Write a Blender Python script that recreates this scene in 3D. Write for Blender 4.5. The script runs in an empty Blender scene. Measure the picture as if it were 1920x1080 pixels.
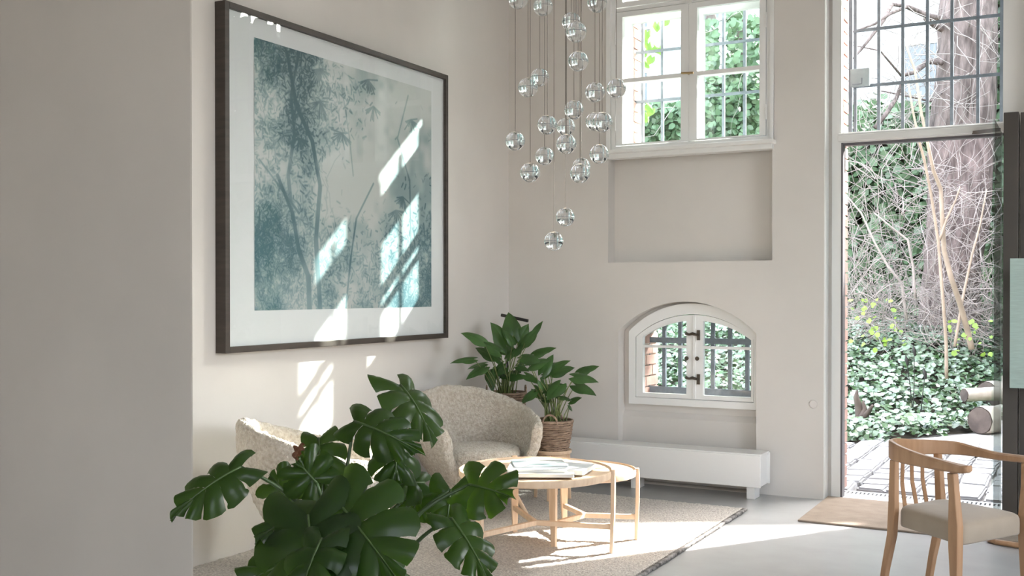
import bpy, bmesh, math, random
import numpy as np
from mathutils import Vector, Matrix
random.seed(7); rng = np.random.default_rng(7)
C = bpy.context.scene.collection
SC = bpy.context.scene
PI = math.pi
# ------------------------------------------------------------------ camera
FPX, PX, PY, CH = 2006.0, 960.0, 565.5, 1.35
YAW, PIT = math.radians(28.3), math.radians(0.5)
cam = bpy.data.cameras.new('camera'); co = bpy.data.objects.new('camera', cam); C.objects.link(co)
co.location = (0, 0, CH); co.rotation_euler = (PI/2 - PIT, 0, YAW)
cam.sensor_width = 36; cam.lens = FPX/1920*36; cam.shift_y = (PY-540)/1920
cam.clip_start = .05; cam.clip_end = 200
SC.camera = co
# ------------------------------------------------------------------ sky, sun, added fill lamps, exposure
AZ = math.atan2(.565, .825); EL = math.radians(35.3)
w = bpy.data.worlds.new('sky'); SC.world = w; w.use_nodes = True
nt = w.node_tree; bg = nt.nodes['Background']; sky = nt.nodes.new('ShaderNodeTexSky')
sky.sky_type = 'NISHITA'; sky.sun_disc = False; sky.sun_elevation = EL; sky.sun_rotation = AZ
sky.air_density = 1.0; sky.dust_density = 3.0; sky.ozone_density = 1.0
hs = nt.nodes.new('ShaderNodeHueSaturation'); hs.inputs['Saturation'].default_value = .42
nt.links.new(sky.outputs[0], hs.inputs['Color']); nt.links.new(hs.outputs[0], bg.inputs['Color'])
bg.inputs['Strength'].default_value = 1.75
sun = bpy.data.lights.new('sun', 'SUN'); so = bpy.data.objects.new('sun', sun); C.objects.link(so)
sd = Vector((math.sin(AZ)*math.cos(EL), math.cos(AZ)*math.cos(EL), math.sin(EL)))
so.rotation_euler = sd.to_track_quat('Z', 'Y').to_euler(); so.location = (8, 14, 12)
sun.energy = 22.0; sun.angle = math.radians(.6); sun.color = (1, .96, .90)
def area(name, loc, rot, sx, sy, e, col=(1, .985, .96)):
    l = bpy.data.lights.new(name, 'AREA'); l.shape = 'RECTANGLE'; l.size = sx; l.size_y = sy
    l.energy = e; l.color = col; o = bpy.data.objects.new(name, l); C.objects.link(o)
    o.location = loc; o.rotation_euler = rot; return o
# added area lamps brighten the room from unseen window openings behind and at right
for x in (.5, 2.3):
    area('room_fill', (x, -2.95, 2.3), (PI/2, 0, PI), 1.3, 2.6, 60)
area('room_fill', (3.15, 3.7, 2.3), (0, -PI/2, PI), 2.6, 2.2, 25, (.95, .985, 1))
SC.view_settings.view_transform = 'Standard'; SC.view_settings.look = 'None'
SC.view_settings.gamma = 1; SC.view_settings.exposure = 0.46
SC.view_settings.use_curve_mapping = False
SC.cycles.max_bounces = 14; SC.cycles.transmission_bounces = 12; SC.cycles.transparent_max_bounces = 16
SC.cycles.diffuse_bounces = 5; SC.cycles.glossy_bounces = 4
SC.cycles.sample_clamp_indirect = 6; SC.cycles.caustics_refractive = False; SC.cycles.caustics_reflective = False

# ------------------------------------------------------------------ helpers
_F = Vector((-math.sin(YAW)*math.cos(PIT), math.cos(YAW)*math.cos(PIT), -math.sin(PIT)))
_R = Vector((math.cos(YAW), math.sin(YAW), 0)); _U = _R.cross(_F)
def ray(x, y): return _F + _R*((x-PX)/FPX) - _U*((y-PY)/FPX)
def at(x, y, d): return Vector((0, 0, CH)) + ray(x, y)*d
def onX(x, y, X): r = ray(x, y); return Vector((0, 0, CH)) + r*(X/r.x)
def onZ(x, y, z): r = ray(x, y); return Vector((0, 0, CH)) + r*((z-CH)/r.z)

def tag(o, label=None, cat=None, group=None, kind=None):
    if label: o['label'] = label
    if cat: o['category'] = cat
    if group: o['group'] = group
    if kind: o['kind'] = kind
    return o
def empty(name, loc=(0, 0, 0), rz=0):
    o = bpy.data.objects.new(name, None); C.objects.link(o); o.location = loc; o.rotation_euler = (0, 0, rz)
    o.empty_display_size = .1
    return o
def thing(name, label, cat, loc=(0, 0, 0), rz=0, group=None):
    return tag(empty(name, loc, rz), label, cat, group)

class MB:
    def __init__(s): s.v = []; s.f = []
    def add(s, vs, fs):
        n = len(s.v); s.v += [tuple(p) for p in vs]; s.f += [tuple(i+n for i in f) for f in fs]; return s
    def box(s, a, b, M=None):
        x0, y0, z0 = a; x1, y1, z1 = b
        vs = [Vector(p) for p in ((x0,y0,z0),(x1,y0,z0),(x1,y1,z0),(x0,y1,z0),(x0,y0,z1),(x1,y0,z1),(x1,y1,z1),(x0,y1,z1))]
        if M: vs = [M @ p for p in vs]
        return s.add(vs, [(3,2,1,0),(4,5,6,7),(0,1,5,4),(1,2,6,5),(2,3,7,6),(3,0,4,7)])
    def tube(s, pts, r, n=8, cap=True, closed=False, flat=1.0):
        pts = [Vector(p) for p in pts]; m = len(pts)
        rs = r if hasattr(r, '__len__') else [r]*m
        vs = []; prev = None
        for i in range(m):
            if closed: t = pts[(i+1) % m]-pts[i-1]
            else: t = pts[min(i+1, m-1)]-pts[max(i-1, 0)]
            t = t.normalized() if t.length > 1e-9 else Vector((0, 0, 1))
            if prev is None:
                u = t.cross(Vector((0, 0, 1)))
                if u.length < .05: u = t.cross(Vector((1, 0, 0)))
            else: u = prev - t*prev.dot(t)
            u.normalize(); prev = u; v = t.cross(u)
            for k in range(n):
                a = 2*PI*k/n; vs.append(pts[i]+(u*math.cos(a)+v*math.sin(a)*flat)*rs[i])
        fs = []
        for i in range(m if closed else m-1):
            j = (i+1) % m
            for k in range(n): fs.append((i*n+k, i*n+(k+1) % n, j*n+(k+1) % n, j*n+k))
        if cap and not closed:
            fs.append(tuple(range(n-1, -1, -1))); fs.append(tuple((m-1)*n+k for k in range(n)))
        return s.add(vs, fs)
    def lathe(s, prof, n=32, c=(0, 0, 0)):
        vs = []; fs = []; m = len(prof)
        for (r, z) in prof:
            for k in range(n):
                a = 2*PI*k/n; vs.append((c[0]+r*math.cos(a), c[1]+r*math.sin(a), c[2]+z))
        for i in range(m-1):
            for k in range(n): fs.append((i*n+k, i*n+(k+1) % n, (i+1)*n+(k+1) % n, (i+1)*n+k))
        fs.append(tuple(range(n-1, -1, -1))); fs.append(tuple((m-1)*n+k for k in range(n)))
        return s.add(vs, fs)
    def bar(s, a, b, w, h, up=(0, 0, 1), w2=None, h2=None):
        a, b = Vector(a), Vector(b); t = (b-a).normalized(); up = Vector(up)
        u = t.cross(up)
        if u.length < .05: u = t.cross(Vector((1, 0, 0)))
        u.normalize(); v = u.cross(t).normalized(); w2 = w2 or w; h2 = h2 or h; vs = []
        for p, ww, hh in ((a, w, h), (b, w2, h2)):
            for i, j in ((-1,-1),(1,-1),(1,1),(-1,1)): vs.append(p+u*i*ww/2+v*j*hh/2)
        return s.add(vs, [(0,1,2,3),(7,6,5,4),(0,4,5,1),(1,5,6,2),(2,6,7,3),(3,7,4,0)])
def mesh(name, mb):
    m = bpy.data.meshes.new(name); m.from_pydata(mb.v, [], mb.f); m.validate(); m.update(); return m
def obj(name, mb, mt, parent=None, smooth=False, bevel=0, seg=2, fixn=True):
    m = mesh(name, mb) if isinstance(mb, MB) else mb
    if fixn and isinstance(mb, MB) and len(mb.f) < 60000:
        b = bmesh.new(); b.from_mesh(m); bmesh.ops.recalc_face_normals(b, faces=b.faces); b.to_mesh(m); b.free()
    o = bpy.data.objects.new(name, m); C.objects.link(o)
    if mt: m.materials.clear(); m.materials.append(mt)
    if parent: o.parent = parent
    if smooth:
        for p in m.polygons: p.use_smooth = True
        if smooth == 'auto': 
            try: m.set_sharp_from_angle(angle=math.radians(40))
            except Exception: pass
    if bevel:
        bv = o.modifiers.new('b', 'BEVEL'); bv.width = bevel; bv.segments = seg; bv.limit_method = 'ANGLE'
    return o
def S(name, mb, mt, parent=None, **k):
    o = obj(name, mb, mt, parent, **k)
    if not parent: o['kind'] = 'structure'
    return o
def plate(outline, holes, y0, y1):
    """flat board in the XZ plane with holes, between y0 and y1"""
    cu = bpy.data.curves.new('plate', 'CURVE'); cu.dimensions = '2D'; cu.fill_mode = 'BOTH'
    for loop in [outline]+holes:
        sp = cu.splines.new('POLY'); sp.points.add(len(loop)-1); sp.use_cyclic_u = True
        for i, (x, z) in enumerate(loop): sp.points[i].co = (x, z, 0, 1)
    cu.extrude = abs(y1-y0)/2
    o = bpy.data.objects.new('plate', cu); C.objects.link(o)
    dg = bpy.context.evaluated_depsgraph_get(); dg.update()
    m = bpy.data.meshes.new_from_object(o.evaluated_get(dg))
    bpy.data.objects.remove(o)
    M = Matrix(((1,0,0,0),(0,0,1,(y0+y1)/2),(0,1,0,0),(0,0,0,1)))
    m.transform(M); m.flip_normals(); m.update()
    return m
def rect(x0, x1, z0, z1): return [(x0, z0), (x1, z0), (x1, z1), (x0, z1)]
def copy_tree(o, parent=None):
    c = o.copy(); C.objects.link(c)
    if parent: c.parent = parent
    for ch in list(o.children): copy_tree(ch, c)
    return c

# ------------------------------------------------------------------ materials
def mat(name, col, rough=.6, var=.0, vscale=8, bump=0, bscale=60, metal=0, spec=.5, col2=None, stretch=None,
        coord='Object', bdist=.004, detail=5, bump2=0, b2scale=5, trans=0, sheen=0, coat=0, tl=None):
    m = bpy.data.materials.new(name); m.use_nodes = True; n = m.node_tree.nodes; l = m.node_tree.links
    p = n['Principled BSDF']; p.inputs['Base Color'].default_value = (*col, 1); p.inputs['Roughness'].default_value = rough
    p.inputs['Metallic'].default_value = metal; p.inputs['Specular IOR Level'].default_value = spec
    if sheen: p.inputs['Sheen Weight'].default_value = sheen
    if coat: p.inputs['Coat Weight'].default_value = coat; p.inputs['Coat Roughness'].default_value = .1
    tc = n.new('ShaderNodeTexCoord'); src = tc.outputs[coord]
    if stretch:
        mp = n.new('ShaderNodeMapping'); mp.inputs['Scale'].default_value = stretch; l.new(src, mp.inputs[0]); src = mp.outputs[0]
    if var or col2:
        nz = n.new('ShaderNodeTexNoise'); nz.inputs['Scale'].default_value = vscale; nz.inputs['Detail'].default_value = detail
        l.new(src, nz.inputs['Vector']); cr = n.new('ShaderNodeValToRGB'); l.new(nz.outputs['Fac'], cr.inputs[0])
        c2 = col2 or tuple(c*(1-var) for c in col); c1 = col if col2 else tuple(min(1, c*(1+var*.5)) for c in col)
        cr.color_ramp.elements[0].position = .33; cr.color_ramp.elements[0].color = (*c2, 1)
        cr.color_ramp.elements[1].position = .67; cr.color_ramp.elements[1].color = (*c1, 1)
        l.new(cr.outputs[0], p.inputs['Base Color'])
    last = None
    for s_, sc_, ds in ((bump, bscale, bdist), (bump2, b2scale, .02)):
        if s_:
            nz = n.new('ShaderNodeTexNoise'); nz.inputs['Scale'].default_value = sc_; nz.inputs['Detail'].default_value = 4
            l.new(src, nz.inputs['Vector']); b = n.new('ShaderNodeBump'); b.inputs['Strength'].default_value = s_
            b.inputs['Distance'].default_value = ds; l.new(nz.outputs['Fac'], b.inputs['Height'])
            if last: l.new(last.outputs[0], b.inputs['Normal'])
            last = b
    if last: l.new(last.outputs[0], p.inputs['Normal'])
    if tl:
        t = n.new('ShaderNodeBsdfTranslucent'); t.inputs[0].default_value = (*tl[0], 1)
        mx = n.new('ShaderNodeMixShader'); mx.inputs[0].default_value = tl[1]
        l.new(p.outputs[0], mx.inputs[1]); l.new(t.outputs[0], mx.inputs[2]); l.new(mx.outputs[0], n['Material Output'].inputs[0])
    return m
def pane_mat(name, tint=(.95, .98, .97), ior=1.5, maxr=1.0):
    m = bpy.data.materials.new(name); m.use_nodes = True; n = m.node_tree.nodes; l = m.node_tree.links
    n.remove(n['Principled BSDF']); t = n.new('ShaderNodeBsdfTransparent'); t.inputs[0].default_value = (*tint, 1)
    g = n.new('ShaderNodeBsdfGlossy'); g.inputs['Roughness'].default_value = .0; fr = n.new('ShaderNodeFresnel'); fr.inputs[0].default_value = ior
    ge = n.new('ShaderNodeNewGeometry'); sb_ = n.new('ShaderNodeMath'); sb_.operation = 'SUBTRACT'; sb_.inputs[0].default_value = 1
    l.new(ge.outputs['Backfacing'], sb_.inputs[1]); mu = n.new('ShaderNodeMath'); mu.operation = 'MULTIPLY'; l.new(fr.outputs[0], mu.inputs[0]); l.new(sb_.outputs[0], mu.inputs[1])
    mx = n.new('ShaderNodeMixShader'); l.new(mu.outputs[0], mx.inputs[0]); l.new(t.outputs[0], mx.inputs[1]); l.new(g.outputs[0], mx.inputs[2])
    l.new(mx.outputs[0], n['Material Output'].inputs[0]); return m
PLASTER = mat('plaster', (.69, .656, .622), .85, var=.05, vscale=1.6, bump=.12, bscale=14, bump2=.08, b2scale=3)
PLASTER_P = mat('plaster_pier', (.68, .637, .583), .85, var=.07, vscale=1.3, bump=.15, bscale=10, bump2=.10, b2scale=2.5)
WHITE = mat('white_paint', (.87, .87, .86), .38, bump=.04, bscale=30)
WHITE2 = mat('white_lacquer', (.84, .835, .82), .3)
FRAMEW = mat('door_frame_paint', (.78, .775, .76), .4)
CONC = mat('polished_floor', (.43, .43, .43), .20, var=.05, vscale=5, bump=.01, bscale=4, spec=.5)
CEIL = mat('ceiling_paint', (.78, .76, .72), .9)
OAK = mat('oak', (.64, .46, .31), .45, col2=(.74, .57, .41), vscale=6, stretch=(1, 9, 1), bump=.04, bscale=60)
OAKV = mat('oak_upright', (.64, .46, .31), .45, col2=(.74, .57, .41), vscale=6, stretch=(9, 9, 1), bump=.04, bscale=60)
CHAIRW = mat('beech', (.34, .19, .10), .42, col2=(.42, .25, .14), vscale=5, stretch=(6, 6, 1), bump=.03, bscale=60)
SEATF = mat('taupe_fabric', (.33, .27, .205), .85, var=.12, vscale=5, bump=.1, bscale=300, sheen=.2)
DARKF = mat('dark_wood_frame', (.052, .040, .033), .5, var=.25, vscale=6, stretch=(1, 1, 8), bump=.08, bscale=60)
STEEL = mat('bronzed_steel', (.062, .050, .042), .5, var=.2, vscale=3)
IRON = mat('iron_bars', (.20, .225, .27), .5, var=.2, vscale=20)  # grey-blue lift is outdoor haze mixed into the bar colour
BLACK = mat('black_metal', (.015, .014, .013), .4)
BRASS = mat('brass', (.42, .30, .15), .35, metal=.8)
PEWTER = mat('aged_iron_latch', (.09, .075, .06), .45, metal=.6)
MATB = mat('white_mount_board', (.74, .74, .75), .8)
GLASSP = pane_mat('window_glass'); GLASSPIC = pane_mat('picture_glass', (.97, .98, .98), 1.42)
GREENG = pane_mat('door_glass', (.86, .91, .89), 1.5)
RUGM = mat('rug_wool', (.60, .565, .52), .95, col2=(.36, .335, .31), vscale=95, bump=.8, bscale=120, bdist=.010, detail=2)
RUGB = mat('rug_binding', (.42, .40, .38), .95, col2=(.10, .095, .09), vscale=28, bump=.5, bscale=60)
COIR = mat('coir_mat', (.27, .215, .17), .95, col2=(.215, .168, .13), vscale=9, bump=.5, bscale=160)
SHEEP = mat('sheepskin', (.80, .74, .65), .95, col2=(.58, .50, .40), vscale=60, bump=1.0, bscale=110, bdist=.02, sheen=.3, detail=3)
MONS = mat('monstera_leaf', (.013, .034, .007), .34, var=.35, vscale=7, spec=.38, bump=.12, bscale=22, tl=((.16, .34, .02), .24))
MONSV = mat('monstera_rib', (.05, .09, .025), .4)
BROWNL = mat('dry_leaf_tip', (.16, .06, .025), .6, var=.3, vscale=20)
PETI = mat('petiole', (.045, .085, .025), .4, var=.3, vscale=8)
ANTH = mat('arrow_leaf', (.045, .11, .028), .35, var=.5, vscale=9, tl=((.12, .26, .04), .25))
ANTS = mat('arrow_leaf_stalk', (.17, .22, .07), .5, var=.3, vscale=9)
WICK = mat('wicker', (.40, .29, .21), .75, col2=(.20, .135, .095), vscale=30, stretch=(1, 1, 3), bump=.4, bscale=90)
WICKD = mat('wicker_dark', (.09, .055, .035), .8, var=.3, vscale=20)
SOIL = mat('potting_soil', (.03, .02, .012), .95, var=.4, vscale=40, bump=.6, bscale=60)
POTM = mat('clay_pot', (.35, .33, .30), .7, var=.1)
BRICK = mat('brick_clay', (.47, .31, .265), .85, col2=(.38, .235, .20), vscale=6, bump=.3, bscale=40)
MORT = mat('mortar', (.55, .50, .45), .95, var=.15, bump=.3, bscale=60)
STONE = mat('granite_sett', (.44, .44, .455), .7, col2=(.31, .305, .31), vscale=6, bump=.35, bscale=22, bdist=.012)
JOINT = mat('sand_joint', (.24, .23, .215), .95, var=.3, vscale=12)
PATHM = mat('gravel_ground', (.52, .50, .48), .9, var=.15, vscale=7, bump=.4, bscale=50)
EARTH = mat('dark_earth', (.055, .045, .03), .95, var=.4, vscale=6, bump=.5, bscale=20)
IVY = mat('ivy_leaves', (.22, .31, .22), .32, col2=(.06, .15, .035), vscale=14, spec=1.0, coat=.6, detail=2)  # paler tone has the sky's sheen painted into the leaf colour
HEDGE = mat('hedge_leaves', (.09, .16, .08), .40, col2=(.16, .25, .13), vscale=1.4, spec=.6)
LIME = mat('young_leaves', (.38, .54, .14), .5, tl=((.5, .8, .1), .4))
BARK = mat('bark', (.27, .205, .19), .9, col2=(.085, .062, .056), vscale=9, stretch=(1.6, 1.6, .35), bump=.9, bscale=14, bdist=.05)
TWIG = mat('bare_twigs', (.40, .345, .32), .8, var=.35, vscale=3)
PALE = mat('pale_stem', (.40, .31, .24), .7, var=.2, vscale=6)
LOGB = mat('log_bark', (.62, .56, .50), .85, col2=(.42, .35, .29), vscale=7, bump=.5, bscale=18)
LOGE = mat('log_end', (.075, .058, .052), .9, col2=(.14, .11, .095), vscale=7, bump=.4, bscale=30)
FACADE = mat('pale_render', (.62, .62, .61), .9, var=.06, vscale=1)
PANED = mat('dark_panes', (.16, .17, .19), .15)
# frosted core and clear crystal of the pendants
def glass(name, col=(1, 1, 1), rough=0.0, ior=1.5):
    m = bpy.data.materials.new(name); m.use_nodes = True; p = m.node_tree.nodes['Principled BSDF']
    p.inputs['Base Color'].default_value = (*col, 1); p.inputs['Transmission Weight'].default_value = 1
    p.inputs['Roughness'].default_value = rough; p.inputs['IOR'].default_value = ior; return m
CRYS = glass('crystal'); CRYSF = glass('frosted_core', (.88, .89, .90), .25, 1.25)
CABLE = mat('pendant_cable', (.16, .14, .12), .5)

# ------------------------------------------------------------------ room
XL, YB = -3.84, 7.08
YW = 7.20      # plane of door, niche back and little window
YO = 7.60      # outer face of the masonry
HC = 4.7
WX0, WX1, WZ0, WZ1 = -3.03, -1.845, 2.355, 3.92
DX0, DX1 = -1.512, -.30
def arch(x0, x1, z0, zs, zt, n=22):
    """outline with a segmental top"""
    h = zt-zs; wd = (x1-x0)/2; R_ = (wd*wd+h*h)/(2*h); cx = (x0+x1)/2; cz = zt-R_; a0 = math.asin(min(1, wd/R_))
    pts = [(x0, z0), (x1, z0)]
    for i in range(n+1):
        a = a0-2*a0*i/n; pts.append((cx+R_*math.sin(a), cz+R_*math.cos(a)))
    return pts
S('floor', MB().box((-6.3, -3.3, -.12), (3.5, YO-.30, 0)), CONC)
S('ceiling', MB().box((-6.3, -3.3, HC), (3.5, YO, HC+.15)), CEIL)
S('wall_left', MB().box((XL-.3, 2.6, -.1), (XL, YO, HC)), PLASTER)
PC = [(-2.40, 2.411), (-6.3, 2.411), (-6.3, 2.95), (-3.84, 2.95)]
S('wall_pier', MB().add([(x, y, -.1) for x, y in PC]+[(x, y, HC) for x, y in PC], [(0,1,2,3),(7,6,5,4),(0,4,5,1),(1,5,6,2),(2,6,7,3),(3,7,4,0)]), PLASTER_P, bevel=.012)
S('wall_side', MB().box((-6.3, -3.3, -.1), (-6.0, 2.41, HC)), PLASTER)
door_hole = [(DX0, -.1), (DX1, -.1), (DX1, 4.3), (DX0, 4.3)]
outline = [(XL-.3, -.12), (3.5, -.12), (3.5, HC), (XL-.3, HC)]
wb = S('wall_back', plate([(XL, -.12), (DX0, -.12), (DX0, 4.3), (DX1, 4.3), (DX1, -.12), (3.2, -.12), (3.2, HC), (XL, HC)],
     [rect(-3.03, -1.85, 1.562, 3.93), arch(-2.95, -1.955, .0005, 1.075, 1.285)], YB, YW), PLASTER)
S('wall_outer', plate([(XL-.3, -.3), (DX0+.03, -.3), (DX0+.03, 4.3), (DX1, 4.3), (DX1, -.3), (3.5, -.3), (3.5, HC), (XL-.3, HC)],
     [rect(-2.995, -1.83, 2.37, 4.0), arch(-2.86, -1.99, .575, 1.06, 1.235)], YW, YO), PLASTER)
# sloped plaster apron under the little window
S('wall_niche', MB().add([(-2.95, YW-.001, .02), (-1.955, YW-.001, .02), (-1.955, YW-.001, .50), (-2.95, YW-.001, .50),
     (-2.95, YW-.05, .02), (-1.955, YW-.05, .02), (-1.955, YW-.035, .46), (-2.95, YW-.035, .46)],
     [(4,5,6,7),(7,6,2,3),(0,4,7,3),(1,2,6,5),(0,1,5,4)]), PLASTER)
S('wall_right', MB().box((3.2, -3.3, -.1), (3.5, 2.6, HC)).box((3.2, 4.8, -.1), (3.5, YO, HC)).box((3.2, 2.6, -.1), (3.5, 4.8, 1.0)).box((3.2, 2.6, 3.6), (3.5, 4.8, HC)), PLASTER)
S('wall_front', plate([(-6.0, -.1), (3.2, -.1), (3.2, HC), (-6.0, HC)], [rect(-.15, 1.15, 1.0, 3.6), rect(1.65, 2.95, 1.0, 3.6)], -3.3, -3.0), PLASTER)

# ------------------------------------------------------------------ window_1 : casement above the niche
w1 = tag(empty('window_1', (0, 0, 0)), kind='structure')
GX = [(-2.922, -2.486), (-2.370, -1.937)]; GZ0, GZ1 = 2.405, 3.305; TZ0, TZ1 = 3.41, 3.80
obj('window_frame', plate(rect(WX0, WX1-.0, WZ0, WZ1), [rect(WX0+.055, -2.432, WZ0+.035, 3.345), rect(-2.424, WX1-.045, WZ0+.035, 3.345), rect(WX0+.055, WX1-.045, 3.37, 3.87)], YB+.005, YB+.075), WHITE, w1, bevel=.004)
obj('window_frame_edge', plate(rect(WX0-.012, WX1+.006, WZ0, WZ1), [rect(WX0+.022, WX1-.018, WZ0, WZ1-.03)], YB-.012, YB+.02), WHITE, w1, bevel=.005)
for (a, b), s_ in zip(GX, (0, 1)):
    xa, xb = (WX0+.060, -2.431) if s_ == 0 else (-2.425, WX1-.05)
    sh = obj('sash', plate(rect(xa, xb, WZ0+.04, 3.340), [rect(a, b, GZ0, 2.838), rect(a, b, 2.866, GZ1)], YB+.0, YB+.045), WHITE, w1, bevel=.004)
    for z0, z1 in ((GZ0, 2.838), (2.866, GZ1)):
        obj('pane', MB().box((a-.004, YB+.02, z0-.004), (b+.004, YB+.023, z1+.004)), GLASSP, sh)
    for z in (2.55, 3.16):
        xh = WX0+.057 if s_ == 0 else WX1-.047
        obj('hinge', MB().tube([(xh, YB-.008, z-.05), (xh, YB-.008, z+.05)], .006, 8), WHITE, sh)
    sh2 = obj('sash', plate(rect(xa, xb, 3.375, 3.855), [rect(a, b, TZ0, TZ1)], YB+.0, YB+.045), WHITE, w1, bevel=.004)
    obj('pane', MB().box((a-.004, YB+.02, TZ0-.004), (b+.004, YB+.023, TZ1+.004)), GLASSP, sh2)
# outer pair of sashes: the white box seen behind the panes
obj('outer_frame', plate(rect(-2.992, -1.833, 2.372, 3.878), [rect(-2.925, -2.450, 2.428, 2.868), rect(-2.385, -1.90, 2.428, 2.868), rect(-2.925, -2.450, 2.895, 3.30), rect(-2.385, -1.90, 2.895, 3.30), rect(-2.925, -2.450, 3.42, 3.85), rect(-2.385, -1.90, 3.42, 3.85)], YW+.06, YW+.10), WHITE, w1)
obj('box_lining', plate(rect(-3.02, -1.855, 2.36, 3.92), [rect(-2.985, -1.86, 2.38, 3.87)], YB+.075, YW+.06), WHITE, w1)
for xa, xb in ((-2.925, -2.450), (-2.385, -1.90)):
    for z0, z1 in ((2.428, 2.868), (2.895, 3.30), (3.42, 3.85)):
        obj('pane', MB().box((xa, YW+.078, z0), (xb, YW+.081, z1)), GLASSP, w1)
sl = obj('window_sill', MB().box((-3.045, YB-.075, 2.333), (-1.825, YB+.03, 2.360)).box((-3.035, YB-.045, 2.298), (-1.84, YB+.05, 2.335)), WHITE2, w1, bevel=.006)
hd = obj('handle', MB().tube([(-2.428, YB-.002, 2.855), (-2.428, YB-.035, 2.855)], .007, 10).tube([(-2.470, YB-.035, 2.858), (-2.385, YB-.035, 2.852)], .0075, 10), BRASS, w1, smooth='auto')
obj('latch', MB().box((-2.452, YB-.012, 3.335), (-2.402, YB+.0, 3.375)), WHITE2, w1, bevel=.004)
# iron grille outside window_1
g1 = tag(empty('window_grille', (-2.4, 7.5, 2.4)), 'dark iron bar grille outside the upper white casement window', 'grille')
def grille(parent, xs, zs, x0, x1, z0, z1, r=.011, y=7.5, flatb=None):
    o = parent.location
    for x in xs: obj('bar', MB().box((x-r-o.x, y-r-o.y, z0-o.z), (x+r-o.x, y+r-o.y, z1-o.z)), IRON, parent)
    for z in zs:
        h = flatb or r
        obj('crossbar', MB().box((x0-o.x, y-.022-o.y, z-h-o.z), (x1-o.x, y-.012-o.y, z+h-o.z)), IRON, parent)
grille(g1, [-2.93+.1545*i for i in range(8)], [2.42, 2.768, 3.134, 3.50], -3.0, -1.82, 2.38, 3.87, r=.010)

# ------------------------------------------------------------------ window_2 : little arched window
w2 = tag(empty('window_2', (0, 0, 0)), kind='structure')
AX0, AX1 = -2.900, -1.958
obj('window_frame', plate(arch(AX0, AX1, .552, 1.07, 1.272, 28), [arch(-2.850, -1.992, .600, 1.030, 1.197, 28)], YW-.045, YW+.02), WHITE, w2, bevel=.004)
def half_arch(x0, x1, z0, zs, zt, X0, X1, n=14):
    h = zt-zs; wd = (X1-X0)/2; R_ = (wd*wd+h*h)/(2*h); cx = (X0+X1)/2; cz = zt-R_
    pts = [(x0, z0), (x1, z0)]
    for i in range(n+1):
        x = x1+(x0-x1)*i/n; pts.append((x, cz+math.sqrt(max(0, R_*R_-(x-cx)**2))))
    return pts
def split(pts, z, keep):  # clip an outline at height z
    out = []
    for i in range(len(pts)):
        a, b = pts[i], pts[(i+1) % len(pts)]
        ina, inb = ((a[1]-z)*keep > 0), ((b[1]-z)*keep > 0)
        if ina: out.append(a)
        if ina != inb:
            t = (z-a[1])/(b[1]-a[1]); out.append((a[0]+t*(b[0]-a[0]), z))
    return out
for xa, xb, ga, gb in ((-2.846, -2.416, -2.797, -2.471), (-2.414, -1.996, -2.352, -2.013)):
    gl = half_arch(ga, gb, .634, 1.015, 1.152, -2.82, -2.0)
    sh = obj('sash', plate(half_arch(xa, xb, .604, 1.028, 1.192, -2.85, -1.99), [split(gl, .957, -1), split(gl, .975, 1)], YW-.038, YW+.005), WHITE, w2, bevel=.003)
    obj('pane', plate(half_arch(ga-.003, gb+.003, .631, 1.017, 1.154, -2.82, -2.0), [], YW-.014, YW-.011), GLASSP, sh)
obj('meeting_rail', MB().box((-2.424, YW-.048, .604), (-2.404, YW-.036, 1.19)), WHITE, w2, bevel=.003)
for z in (1.052, .745):
    lt = obj('latch', MB().box((-2.392, YW-.050, z-.035), (-2.372, YW-.038, z+.035)).tube([(-2.382, YW-.055, z), (-2.42, YW-.062, z+.010), (-2.445, YW-.06, z+.004), (-2.47, YW-.06, z+.012)], [.008, .011, .008, .012], 8), PEWTER, w2, smooth='auto')
for x in (-2.462, -2.386):
    kb = MB(); kb.tube([(x, YW-.038, .89), (x, YW-.062, .89)], [.008, .015], 12)
    obj('knob', kb, PEWTER, w2, smooth='auto')
g2 = tag(empty('window_grille', (-2.4, 7.45, .6)), 'heavy dark iron grille outside the small arched window', 'grille')
grille(g2, [-2.865, -2.74, -2.617, -2.494, -2.371, -2.245, -2.12, -2.0], [], -2.9, -1.95, .58, 1.3, r=.013, y=7.45)
for z, h in ((1.0, .020), (.635, .024)):
    obj('crossbar', MB().box((-.5, -.03, z-h-.6), (.42, -.013, z+h-.6)), IRON, g2)

# ------------------------------------------------------------------ door_1
d1 = tag(empty('door_1', (0, 0, 0)), kind='structure')
obj('door_frame', plate([(-1.482, 0), (-1.424, 0), (-1.424, 2.325), (-.40, 2.325), (-.40, 0), (-.30, 0), (-.30, 4.28), (-1.482, 4.28)], [rect(-1.424, -.462, 2.392, 4.2)], YW-.02, YW+.05), FRAMEW, d1, bevel=.003)
obj('frame_seal', MB().box((-1.424, YW-.02, .0), (-1.412, YW+.06, 2.325)).box((-1.424, YW-.0, 2.309), (-.44, YW+.06, 2.325)), mat('grey_seal', (.12, .11, .12), .5), d1)
obj('transom_moulding', MB().box((-1.44, YW-.045, 2.332), (-.455, YW-.02, 2.372)).box((-1.44, YW-.035, 2.372), (-.455, YW-.02, 2.386)), FRAMEW, d1, bevel=.004)
obj('top_pane', MB().box((-1.424, YW+.01, 2.39), (-.462, YW+.014, 4.2)), GLASSP, d1)
obj('threshold', MB().box((-1.482, YW-.03, -.02), (-.30, YW+.12, .006)), WHITE2, d1)
obj('steel_post', MB().box((-.443, 6.94, 0), (-.362, 7.07, 2.41)), STEEL, d1, bevel=.003)
obj('steel_post', MB().box((-.355, 6.98, 0), (-.20, 7.075, 2.41)), STEEL, d1, bevel=.003)
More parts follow.
